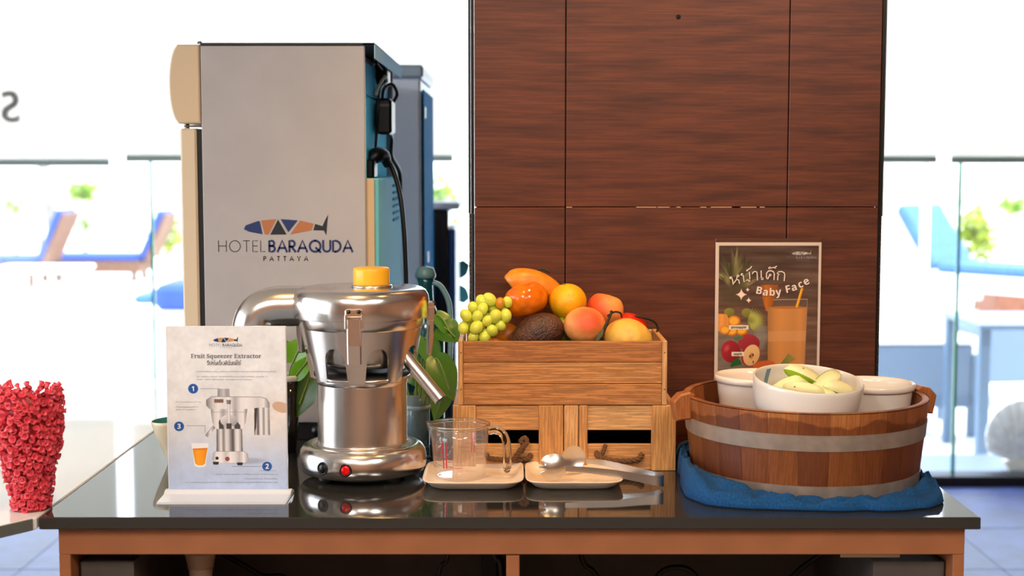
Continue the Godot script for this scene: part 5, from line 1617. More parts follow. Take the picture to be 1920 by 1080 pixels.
func plates_cup_tongs() -> void:
	var pm := wood("plate_bamboo", Color(0.95, 0.88, 0.79), 101, Vector3(3, 8, 14), 0.4, 0.10)
	plate("square cream plate under the glass measuring jug", Vector3(-0.07, T, -0.278), 0.0915, 0.098, pm)
	plate("square cream plate under the steel tongs", Vector3(0.1125, T, -0.278), 0.0885, 0.094, pm)
	# glass measuring jug
	var o := thing("measuring_jug", "clear glass measuring jug with red marks standing on the left plate", "measuring jug", Vector3(-0.096, T + 0.0047, -0.29))
	var gl := solid_glass("clear_glass", Color(0.97, 0.985, 0.98))
	var thin := glass("thin_glass", Color(0.97, 0.99, 0.98), 0.04)
	var jug := func(prof: Array) -> Shape:
		var rows := []
		for q in prof:
			var row := []
			for j in 72:
				var a := TAU * j / 72.0
				var lip := pow(maxf(0.0, cos(a - PI)), 24.0) * smoothstep(0.065, 0.1, q[1])
				row.append(Vector3(cos(a) * (q[0] + 0.007 * lip), q[1] + 0.004 * lip, sin(a) * q[0]))
			rows.append(row)
		var s := Shape.new()
		grid(s, rows, true)
		return s
	part("body", jug.call([[0.0475, 0.006], [0.0495, 0.03], [0.0525, 0.07], [0.0542, 0.0925], [0.0528, 0.0925], [0.0508, 0.07], [0.0478, 0.03], [0.0460, 0.006]]), thin, o)
	part("base", jug.call([[0.0, 0.0], [0.040, 0.0], [0.0445, 0.0012], [0.0474, 0.0058], [0.0462, 0.0062], [0.0445, 0.0040], [0.040, 0.0032], [0.0, 0.003]]), thin, o)
	part("rim", jug.call([[0.0543, 0.0928], [0.0556, 0.0955], [0.0560, 0.0985], [0.0552, 0.1003], [0.0540, 0.0998], [0.0532, 0.0965], [0.0530, 0.0928], [0.0543, 0.0928]]), gl, o)
	var h := Shape.new()
	var path := smooth_path([Vector3(0.054, 0.088, 0.012), Vector3(0.066, 0.0905, 0.016), Vector3(0.078, 0.085, 0.02), Vector3(0.0855, 0.07, 0.022), Vector3(0.0875, 0.045, 0.023), Vector3(0.0865, 0.012, 0.023)], 8)
	var rr := []
	for i in path.size():
		rr.append(0.0068 if i < path.size() - 3 else [0.0062, 0.0048, 0.0015][i - path.size() + 3])
	tube(h, path, rr, 20, false, true, 1.15)
	part("handle", h, gl, o)
	var red := mat("jug_red", Color(0.72, 0.10, 0.14), 0.5)
	var mk := Shape.new()
	var rj := func(y: float) -> float: return lerpf(0.0495, 0.0525, (y - 0.03) / 0.04) + 0.0004
	var strip := func(a0: float, a1: float, y0: float, y1: float) -> void:
		var up := []
		var dn := []
		var n := maxi(2, int(absf(a1 - a0) / 4.0))
		for i in n + 1:
			var a := deg_to_rad(a0 + (a1 - a0) * i / n)
			up.append(Vector3(sin(a) * rj.call(y1), y1, cos(a) * rj.call(y1)))
			dn.append(Vector3(sin(a) * rj.call(y0), y0, cos(a) * rj.call(y0)))
		grid(mk, [up, dn])
	for a in [-36.0, -29.0]:
		strip.call(a, a + 3.2, 0.024, 0.072)
	for a in [148.0, 155.0]:
		strip.call(a, a + 3.2, 0.036, 0.084)
	for k in 6:
		strip.call(-52, -38, 0.028 + 0.008 * k, 0.0289 + 0.008 * k)
		strip.call(-25, -12 - (k % 2) * 5, 0.028 + 0.008 * k, 0.0289 + 0.008 * k)
		strip.call(160, 178 + (k % 2) * 6, 0.036 + 0.0085 * k, 0.0369 + 0.0085 * k)
		strip.call(120 + (k % 2) * 6, 145, 0.036 + 0.0085 * k, 0.0369 + 0.0085 * k)
	for k in 9:
		strip.call(-60 + 0.0, -57.0, 0.03 + 0.005 * k, 0.032 + 0.005 * k)
	strip.call(-24, 8, 0.0255, 0.0265)
	part("red_marks", mk, red, o)
	# serving tongs: two spoon ends, arms on edge, bent round at the right
	var tg := thing("serving_tongs", "stainless steel serving tongs with spoon ends lying across the right plate", "tongs", Vector3(0.0, T, 0.0))
	var steel := mat("steel", Color(0.86, 0.84, 0.81), 0.3, 1.0)
	var arms := [
		smooth_path([Vector3(0.096, 0.0335, -0.224), Vector3(0.125, 0.0325, -0.222), Vector3(0.18, 0.0280, -0.212), Vector3(0.235, 0.0200, -0.202), Vector3(0.262, 0.0165, -0.199), Vector3(0.271, 0.016, -0.207), Vector3(0.268, 0.016, -0.217)], 6),
		smooth_path([Vector3(0.137, 0.0335, -0.291), Vector3(0.165, 0.0325, -0.283), Vector3(0.205, 0.0275, -0.258), Vector3(0.25, 0.0195, -0.233), Vector3(0.262, 0.0165, -0.224), Vector3(0.268, 0.016, -0.217)], 6)]
	var am := Shape.new()
	for p in arms:
		var n: int = p.size()
		var a := []
		var b := []
		var c := []
		var d := []
		for i in n:
			var k := float(i) / (n - 1)
			var hh := lerpf(0.0045, 0.0130, pow(k, 1.4))
			var dir: Vector3 = (p[mini(i + 1, n - 1)] - p[maxi(i - 1, 0)])
			var nm := Vector3(-dir.z, 0, dir.x).normalized() * 0.0007
			a.append(p[i] + Vector3(0, hh, 0) + nm)
			b.append(p[i] - Vector3(0, hh, 0) + nm)
			c.append(p[i] - Vector3(0, hh, 0) - nm)
			d.append(p[i] + Vector3(0, hh, 0) - nm)
		grid(am, [a, b])
		grid(am, [b, c])
		grid(am, [c, d])
		grid(am, [d, a])
	part("arms", am, steel, tg)
	for q in [[Vector3(0.074, 0.0355, -0.229), 1.0, true, 0.10], [Vector3(0.113, 0.0360, -0.300), -1.0, false, 0.45]]:
		var sp := Shape.new()
		var fr := []
		var bk := []
		for i in 9:
			var k := i / 8.0
			var ro := []
			var ri := []
			for j in 96:
				var a := TAU * j / 96.0
				var rx := 0.0255
				var ry := 0.0245
				var cut := 1.0
				if q[2] and (absf(a - PI - 0.24) < 0.12 or absf(a - PI + 0.38) < 0.12):
					cut = 0.66
				var bow: float = 0.008 * (1.0 - k * k) * q[1]
				var e := minf(k, cut)
				ro.append(Vector3(cos(a) * rx * e, sin(a) * ry * e, bow))
				ri.append(Vector3(cos(a) * rx * e, sin(a) * ry * e, bow - 0.001))
			fr.append(ro)
			bk.append(ri)
		grid(sp, fr, true)
		grid(sp, bk, true)
		grid(sp, [fr[8], bk[8]], true)
		part("spoon", sp, steel, tg, q[0], Basis(Vector3.UP, q[3]))

# ---------------------------------------------------------------- wooden crates
func rope(s: Shape, path: Array, r: float) -> void:
	for ph in 3:
		var p := []
		for i in path.size():
			var d: Vector3 = (path[mini(i + 1, path.size() - 1)] - path[maxi(i - 1, 0)]).normalized()
			var u := d.cross(Vector3(0.1, 0.2, 1)).normalized()
			var v := d.cross(u)
			var a := i * 0.55 + TAU * ph / 3.0
			p.append(path[i] + (u * cos(a) + v * sin(a)) * r * 0.55)
		tube(s, p, r * 0.55, 7)

func crates() -> void:
	var pine := []
	var tints := [Color(0.84, 0.63, 0.39), Color(0.79, 0.57, 0.34), Color(0.86, 0.67, 0.45), Color(0.82, 0.60, 0.37)]
	var pine_v := []
	for i in 4:
		pine.append(wood("pine_%s" % ["light", "mid", "pale", "warm"][i], tints[i], 110 + i, Vector3(1.6, 42, 42), 0.5, 0.26))
		pine_v.append(wood("pine_upright_%s" % ["light", "mid", "pale", "warm"][i], tints[i], 110 + i, Vector3(42, 1.6, 42), 0.5, 0.26))
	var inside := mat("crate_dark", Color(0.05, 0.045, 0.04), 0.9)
	var ropem := mat("rope_brown", Color(0.40, 0.27, 0.17), 0.95)
	var zf := -0.361
	# two drawers-like crates below
	var lower := [
		["small pine crate with a knotted rope handle, lower left under the fruit crate", -0.1125, 0.0975, [[-0.1125, -0.0680], [0.0505, 0.0975]], [-0.068, 0.0505]],
		["small pine crate with a plain rope handle, lower right under the fruit crate", 0.0985, 0.3110, [[0.0985, 0.1258], [0.1266, 0.1432], [0.2640, 0.3110]], [0.1432, 0.2640]]]
	var k := 0
	for q in lower:
		var cx: float = (q[1] + q[2]) / 2.0
		var w: float = q[2] - q[1]
		var o := thing("wooden_crate", q[0], "crate", Vector3(cx, T, zf - 0.1), 0.0, "small pine crates with rope handles")
		for b in q[3]:
			part("upright_board", plain_box(Vector3(b[1] - b[0] - 0.0006, 0.1255, 0.012), 0.0012, Vector3((b[0] + b[1]) / 2 - cx, 0.0628, 0.094)), pine_v[k % 4], o)
			k += 1
		var x0: float = q[4][0] - cx
		var x1: float = q[4][1] - cx
		part("plank", plain_box(Vector3(x1 - x0 + 0.004, 0.0475, 0.010), 0.0012, Vector3((x0 + x1) / 2, 0.1010, 0.0895)), pine[(k + 1) % 4], o)
		part("plank", plain_box(Vector3(x1 - x0 + 0.004, 0.0500, 0.010), 0.0012, Vector3((x0 + x1) / 2, 0.0255, 0.0895)), pine[(k + 2) % 4], o)
		for sd in [-1, 1]:
			part("side_board", plain_box(Vector3(0.010, 0.1255, 0.186), 0.0012, Vector3(sd * (w / 2 - 0.0055), 0.0628, -0.006)), pine[(k + 1) % 4], o)
		part("back_board", plain_box(Vector3(w - 0.022, 0.122, 0.010), 0.0012, Vector3(0, 0.063, -0.094)), inside, o)
		part("bottom_board", plain_box(Vector3(w - 0.022, 0.008, 0.172), 0.001, Vector3(0, 0.006, -0.005)), inside, o)
		part("top_board", plain_box(Vector3(w - 0.022, 0.008, 0.172), 0.001, Vector3(0, 0.120, -0.005)), pine[k % 4], o)
		var r := Shape.new()
		if k < 4:
			rope(r, smooth_path([Vector3(-0.042, 0.031, 0.092), Vector3(-0.036, 0.025, 0.103), Vector3(-0.012, 0.0225, 0.105), Vector3(0.018, 0.0225, 0.105), Vector3(0.038, 0.025, 0.104), Vector3(0.043, 0.029, 0.094)], 10), 0.0052)
			rope(r, smooth_path([Vector3(0.012, 0.026, 0.110), Vector3(0.018, 0.036, 0.114), Vector3(0.026, 0.040, 0.108), Vector3(0.030, 0.050, 0.102), Vector3(0.024, 0.058, 0.104), Vector3(0.032, 0.064, 0.102), Vector3(0.036, 0.056, 0.106), Vector3(0.028, 0.048, 0.11), Vector3(0.020, 0.040, 0.112)], 8), 0.0045)
		else:
			rope(r, smooth_path([Vector3(-0.044, 0.034, 0.092), Vector3(-0.040, 0.028, 0.103), Vector3(-0.02, 0.0215, 0.106), Vector3(0.01, 0.020, 0.106), Vector3(0.034, 0.0235, 0.105), Vector3(0.042, 0.031, 0.094)], 10), 0.0054)
			rope(r, smooth_path([Vector3(-0.034, 0.034, 0.104), Vector3(-0.03, 0.042, 0.103), Vector3(-0.028, 0.05, 0.1)], 8), 0.004)
		part("rope_handle", r, ropem, o)
	# the fruit crate on top
	var c := thing("fruit_crate", "pine crate of three front planks heaped with fruit, on the two small crates", "crate", Vector3(0.0955, T + 0.1262, zf - 0.1))
	var hw := 0.1975
	for i in 3:
		part("plank", plain_box(Vector3(0.3745, 0.0398, 0.009), 0.0012, Vector3(0.0, 0.0203 + 0.0407 * i, 0.0955)), wood("crate_plank_%s" % ["low", "mid", "high"][i], [Color(0.76, 0.52, 0.30), Color(0.80, 0.56, 0.33), Color(0.72, 0.47, 0.26)][i], 120 + i, Vector3(1.3, 36, 36), 0.5, 0.32), c)
		part("plank", plain_box(Vector3(0.3745, 0.0398, 0.009), 0.0012, Vector3(0.0, 0.0203 + 0.0407 * i, -0.0955)), pine[i], c)
	for sd in [-1, 1]:
		part("side_board", plain_box(Vector3(0.0095, 0.1222, 0.2), 0.0012, Vector3(sd * (hw - 0.005), 0.0611, 0)), pine_v[1 + sd], c)
		part("corner_post", plain_box(Vector3(0.016, 0.118, 0.016), 0.001, Vector3(sd * (hw - 0.018), 0.060, 0.082)), pine_v[2], c)
	part("bottom_board", plain_box(Vector3(0.374, 0.006, 0.18), 0.0005, Vector3(0, 0.0035, 0)), pine[1], c)
	# dark packing under the heap
	var nails := Shape.new()
	for x in [-0.192, 0.1925]:
		for y in [0.03, 0.1]:
			lathe(nails, [Vector2(0.0012, 0), Vector2(0.0012, 0.0004), Vector2(0, 0.0005)], 8, Transform3D(Basis(Vector3.RIGHT, PI / 2), Vector3(x, y, 0.1)))
	part("nail", nails, mat("nail", Color(0.25, 0.2, 0.15), 0.5, 0.5), c)

# ---------------------------------------------------------------- fruit
func fruit_mat(key: String, c: Color, rough: float, seed_: int, mottle := 0.12, spec := 0.5) -> StandardMaterial3D:
	if mats.has(key):
		return mats[key]
	var m := painted(key, c, seed_, mottle, 14.0, rough)
	m.vertex_color_use_as_albedo = true
	m.subsurf_scatter_enabled = true
	m.subsurf_scatter_strength = 0.08
	m.metallic_specular = spec
	return m

func round_fruit(called: String, label: String, cat: String, c: Vector3, r: Vector3, m: Material, tint: Callable, shape: Callable, basis := Basis(), group := "") -> Node3D:
	var o := thing(called, label, cat, c, 0.0, group)
	o.basis = basis
	var s := Shape.new()
	blob(s, func(d: Vector3) -> Vector3: return shape.call(d) * r, 40, 24, Transform3D(), tint)
	part("flesh", s, m, o)
	return o

func fruit() -> void:
	var apple_shape := func(d: Vector3) -> Vector3: return d * (1.0 - 0.16 * exp(-pow((1.0 - d.y) / 0.16, 2.0)) - 0.10 * exp(-pow((1.0 + d.y) / 0.2, 2.0)))
	var oval := func(d: Vector3) -> Vector3: return d
	var ridged := func(d: Vector3) -> Vector3: return d * (1.0 + 0.018 * cos(atan2(d.z, d.x) * 4.0) * (1.0 - d.y * d.y) - 0.14 * exp(-pow((1.0 - d.y) / 0.2, 2.0)) - 0.12 * exp(-pow((1.0 + d.y) / 0.2, 2.0)))
	var none := func(_d: Vector3) -> Color: return Color.WHITE
	var stem := mat("fruit_stem", Color(0.22, 0.17, 0.11), 0.8)
	# long orange papaya on top of the heap
	var pap := thing("papaya", "long orange papaya lying on top at the back of the heap", "papaya", Vector3(0.045, 1.2365, -0.500))
	var ps := Shape.new()
	var path := smooth_path([Vector3(-0.050, 0.008, 0.006), Vector3(-0.046, 0.010, 0.006), Vector3(-0.03, 0.013, 0.006), Vector3(0.0, 0.008, 0.0), Vector3(0.032, -0.008, -0.004), Vector3(0.056, -0.034, -0.006)], 8)
	var rad := []
	for i in path.size():
		var k := float(i) / (path.size() - 1)
		rad.append(0.027 * pow(maxf(sin(PI * (0.004 + 0.985 * k)), 0.0), 0.36) + 0.0005)
	tube(ps, path, rad, 24)
	part("flesh", ps, fruit_mat("papaya_skin", Color(0.94, 0.56, 0.10), 0.4, 131), pap)
	var pst := Shape.new()
	tube(pst, smooth_path([Vector3(0.002, 0.035, -0.004), Vector3(0.016, 0.037, -0.004), Vector3(0.03, 0.031, -0.004)], 5), 0.0022, 8)
	part("stem", pst, mat("stem_dark_green", Color(0.10, 0.13, 0.08), 0.6), pap)
	# persimmon
	var per := round_fruit("persimmon", "shiny deep orange persimmon at the left of the heap, above the avocado", "persimmon", Vector3(0.027, 1.2185, -0.447), Vector3(0.0415, 0.038, 0.0415), fruit_mat("persimmon_skin", Color(0.93, 0.47, 0.05), 0.16, 132, 0.15), none, ridged, Basis(Vector3(0, 0, 1), 0.35))
	var cal := Shape.new()
	for i in 4:
		grid(cal, [[Vector3(-0.003, 0, 0), Vector3(0.003, 0, 0)], [Vector3(-0.008, 0.002, 0.012), Vector3(0.008, 0.002, 0.012)], [Vector3(-0.001, -0.001, 0.02), Vector3(0.001, -0.001, 0.02)]], false, false, true, Transform3D(Basis(Vector3.UP, i * PI / 2), Vector3.ZERO))
	part("calyx", cal, mat("calyx", Color(0.20, 0.19, 0.08), 0.8), per, Vector3(0.026, -0.030, -0.014), Basis(Vector3(0, 0, 1), -2.2))
	# yellow orange
	var orange_t := func(d: Vector3) -> Color: return Color(1, 1, 1).lerp(Color(1.0, 0.72, 0.30), smoothstep(-0.1, 0.9, d.x * 0.75 - d.y * 0.55))
	var peel := fruit_mat("orange_peel", Color(0.96, 0.72, 0.07), 0.38, 133, 0.08)
	peel.normal_enabled = true
	peel.normal_texture = ntex(134, 0.12, [], 256, FastNoiseLite.TYPE_CELLULAR, 1, 0.0, 3.0)
	peel.normal_scale = 0.35
	var orr := round_fruit("orange", "round yellow-orange orange in the middle of the heap, right of the persimmon", "orange", Vector3(0.109, 1.2125, -0.467), Vector3(0.037, 0.0355, 0.037), peel, orange_t, oval)
	var dot := Shape.new()
	lathe(dot, [Vector2(0, 0.002), Vector2(0.002, 0.0015), Vector2(0.003, 0)], 10)
	part("stem_scar", dot, mat("scar", Color(0.45, 0.42, 0.15), 0.8), orr, Vector3(-0.008, 0.0346, 0.006), Basis(Vector3(0, 0, 1), 0.2))
	# peaches / apples with a blush
	var blush := func(d: Vector3) -> Color: return Color(1.0, 0.96, 0.9).lerp(Color(0.85, 0.20, 0.19), smoothstep(0.35, 0.98, d.z * 0.80 + d.x * 0.18 + d.y * 0.42))
	var blush2 := func(d: Vector3) -> Color: return Color(1.0, 0.90, 0.72).lerp(Color(0.90, 0.25, 0.20), smoothstep(-0.35, 0.75, -d.x * 0.8 + d.z * 0.35 - d.y * 0.3))
	var pk := fruit_mat("peach_skin", Color(0.97, 0.68, 0.40), 0.5, 135, 0.08)
	round_fruit("peach", "pink-red peach at the front right of the heap beside the yellow mango", "peach", Vector3(0.139, 1.1725, -0.408), Vector3(0.0405, 0.0355, 0.038), pk, blush, oval, Basis(), "peaches in the crate")
	round_fruit("peach", "orange-red peach at the back right of the heap, the higher of two", "peach", Vector3(0.184, 1.192, -0.507), Vector3(0.0372, 0.037, 0.037), pk, blush2, apple_shape, Basis(Vector3(0, 0, 1), -0.25), "peaches in the crate")
	# yellow mango, red tomato
	round_fruit("mango", "pale yellow mango at the front right corner of the fruit crate", "mango", Vector3(0.2225, 1.148, -0.409), Vector3(0.047, 0.038, 0.038), fruit_mat("mango_skin", Color(0.93, 0.74, 0.32), 0.45, 136, 0.10), none, func(d: Vector3) -> Vector3: return d * (1.0 - 0.10 * maxf(0.0, d.x) * maxf(0, d.y)), Basis(Vector3(0, 0, 1), -0.12))
	round_fruit("tomato", "red tomato mostly hidden behind the yellow mango", "tomato", Vector3(0.236, 1.163, -0.505), Vector3(0.033, 0.0225, 0.030), fruit_mat("tomato_skin", Color(0.84, 0.14, 0.04), 0.2, 137, 0.06), none, oval, Basis(Vector3(0, 0, 1), -0.35))
	# avocado
	var avm := fruit_mat("avocado_skin", Color(0.36, 0.22, 0.17), 0.32, 138, 0.3)
	avm.normal_enabled = true
	avm.normal_texture = ntex(139, 0.05, [], 512, FastNoiseLite.TYPE_CELLULAR, 3, 0.0, 6.0)
	avm.normal_scale = 1.3
	avm.uv1_scale = Vector3.ONE * 9.0
	var av := round_fruit("avocado", "dark brown rough-skinned avocado at the front of the heap", "avocado", Vector3(0.045, 1.154, -0.4085), Vector3(0.055, 0.039, 0.036), avm, none, func(d: Vector3) -> Vector3: return Vector3(d.x * 1.05, d.y * (1.0 - 0.30 * smoothstep(0.2, -1.0, d.x)), d.z * (1.0 - 0.30 * smoothstep(0.2, -1.0, d.x))), Basis(Vector3(0, 0, 1), 0.42))
	var avs := Shape.new()
	lathe(avs, [Vector2(0, 0.004), Vector2(0.0035, 0.004), Vector2(0.004, -0.002)], 12)
	part("stem", avs, stem, av, Vector3(-0.0575, 0, 0), Basis(Vector3(0, 0, 1), PI / 2))
	# small oranges and a green fruit filling gaps
	round_fruit("tangerine", "small orange tangerine between the grapes and the avocado", "tangerine", Vector3(-0.012, 1.147, -0.468), Vector3(0.027, 0.025, 0.026), fruit_mat("tangerine_peel", Color(0.88, 0.50, 0.09), 0.4, 140, 0.12), none, oval, Basis(), "tangerines in the crate")
	var tan2 := round_fruit("tangerine", "brownish orange tangerine low at the front left, with a stalk", "tangerine", Vector3(-0.047, 1.1315, -0.420), Vector3(0.031, 0.022, 0.028), fruit_mat("tangerine_peel_brown", Color(0.72, 0.42, 0.13), 0.45, 141, 0.25), none, oval, Basis(), "tangerines in the crate")
	var stk := Shape.new()
	tube(stk, smooth_path([Vector3(-0.006, 0.018, 0.014), Vector3(-0.010, 0.031, 0.02), Vector3(-0.017, 0.042, 0.026)], 4), 0.0014, 7)
	part("stalk", stk, mat("stalk_pale", Color(0.62, 0.52, 0.36), 0.7), tan2)
	round_fruit("pear", "green pear glimpsed between the avocado and the front peach", "pear", Vector3(0.098, 1.150, -0.450), Vector3(0.020, 0.034, 0.022), fruit_mat("pear_skin", Color(0.52, 0.60, 0.16), 0.45, 142, 0.15), none, oval)
	# crumpled paper that carries the heap, glimpsed through the gaps
	var pn := FastNoiseLite.new()
	pn.seed = 12
	pn.frequency = 22.0
	var prow := []
	var low := []
	for i in 21:
		var row := []
		var lr := []
		for j in 13:
			var x := -0.085 + 0.361 * i / 20.0
			var z := -0.546 + 0.17 * j / 12.0
			var edge := smoothstep(0.0, 2.0, minf(minf(i, 20 - i), minf(j, 12 - j)))
			var h := 1.098 + 0.07 * smoothstep(-0.43, -0.505, z) * (1.0 - 0.85 * absf(x - 0.08) / 0.19) + 0.006 * pn.get_noise_2d(x, z)
			row.append(Vector3(x, lerpf(1.045, h, edge), z))
			lr.append(Vector3(x, 1.0335, z))
		prow.append(row)
		low.append(lr)
	var pks := Shape.new()
	grid(pks, prow)
	grid(pks, low)
	tag(part(numbered("packing_paper"), pks, mat("packing_brown", Color(0.30, 0.20, 0.13), 0.9), self), "crumpled brown packing paper under the heap in the fruit crate", "packing paper", "", "stuff")
	# vine with a tag, twigs
	var tw := Shape.new()
	tube(tw, smooth_path([Vector3(0.166, 1.150, -0.372), Vector3(0.172, 1.163, -0.372), Vector3(0.178, 1.177, -0.375), Vector3(0.187, 1.196, -0.382), Vector3(0.189, 1.203, -0.386)], 5), [0.0025, 0.0025, 0.003, 0.0025, 0.0025, 0.0025, 0.0025, 0.003, 0.003, 0.003, 0.003, 0.0025, 0.0025, 0.0025, 0.0025, 0.0022, 0.0025, 0.003, 0.0035, 0.003, 0.002], 8)
	tube(tw, smooth_path([Vector3(0.187, 1.197, -0.384), Vector3(0.196, 1.2, -0.395), Vector3(0.207, 1.197, -0.40), Vector3(0.21, 1.188, -0.405)], 5), 0.0018, 7)
	tube(tw, [Vector3(0.187, 1.197, -0.384), Vector3(0.181, 1.194, -0.378)], 0.0018, 7)
	var twig := single("fruit_twig", tw, mat("twig", Color(0.13, 0.11, 0.09), 0.7), "dark forked twig standing between the front peach and the yellow mango", "twig")
	var lf := Shape.new()
	grid(lf, [[Vector3(0.1655, 1.166, -0.366), Vector3(0.1735, 1.171, -0.366)], [Vector3(0.160, 1.157, -0.364), Vector3(0.1715, 1.160, -0.363)], [Vector3(0.1555, 1.146, -0.364), Vector3(0.162, 1.147, -0.363)]])
	part("leaf", lf, leafy("twig_leaf", Color(0.16, 0.26, 0.15), 0.5), twig)
	var tw2 := Shape.new()
	tube(tw2, smooth_path([Vector3(0.242, 1.182, -0.49), Vector3(0.262, 1.178, -0.49), Vector3(0.281, 1.17, -0.5), Vector3(0.289, 1.158, -0.505), Vector3(0.287, 1.148, -0.505)], 6), 0.0022, 8)
	single("fruit_twig", tw2, mat("twig", Color(0.13, 0.11, 0.09), 0.7), "thin dark curled twig at the right end of the fruit crate", "twig")
	# grapes: every berry a part of the bunch
	var gr := thing("grape_bunch", "bunch of green grapes hanging over the left end of the fruit crate", "grapes", Vector3(-0.05, 1.18, -0.43))
	var gm := mat("grape_skin", Color(0.86, 0.90, 0.36), 0.22)
	gm.subsurf_scatter_enabled = true
	gm.subsurf_scatter_strength = 0.6
	gm.rim_enabled = true
	gm.rim = 0.2
	var gm2 := mat("grape_brown", Color(0.80, 0.56, 0.14), 0.3)
	var gs := Shape.new()
	blob(gs, func(d: Vector3) -> Vector3: return d * Vector3(0.0116, 0.0142, 0.0116), 18, 12)
	var gmesh := gs.mesh()
	var spots := [[-0.088, 1.192, 0.013], [-0.066, 1.191, 0.016], [-0.043, 1.221, -0.002], [-0.023, 1.214, 0.0], [-0.057, 1.217, -0.004], [-0.056, 1.205, 0.010], [-0.093, 1.168, 0.012], [-0.068, 1.170, 0.022], [-0.047, 1.182, 0.016], [-0.032, 1.190, 0.012], [-0.074, 1.150, 0.018], [-0.038, 1.163, 0.014], [-0.012, 1.190, 0.004], [-0.022, 1.172, 0.008], [-0.052, 1.152, 0.012], [-0.008, 1.216, -0.004], [-0.084, 1.180, -0.006], [-0.074, 1.205, -0.004], [-0.06, 1.160, -0.002], [-0.036, 1.204, -0.014], [-0.016, 1.203, -0.014], [-0.078, 1.164, -0.012], [-0.05, 1.185, -0.016], [-0.03, 1.175, -0.014]]
	for i in spots.size():
		var q = spots[i]
		var b := Basis.from_euler(Vector3(sin(i * 2.1) * 0.6, i * 1.3, cos(i * 1.7) * 0.6)).scaled(Vector3.ONE * (0.95 + 0.12 * sin(i * 3.7)))
		part("grape", gmesh, gm2 if i == 3 else gm, gr, Vector3(q[0] + 0.05, q[1] - 1.18, q[2] + 0.012), b)
	var gst := Shape.new()
	tube(gst, smooth_path([Vector3(0.045, 0.03, -0.01), Vector3(0.01, 0.02, 0.0), Vector3(-0.03, 0.005, 0.005)], 5), 0.002, 7)
	part("stem", gst, mat("grape_stem", Color(0.42, 0.40, 0.16), 0.7), gr)

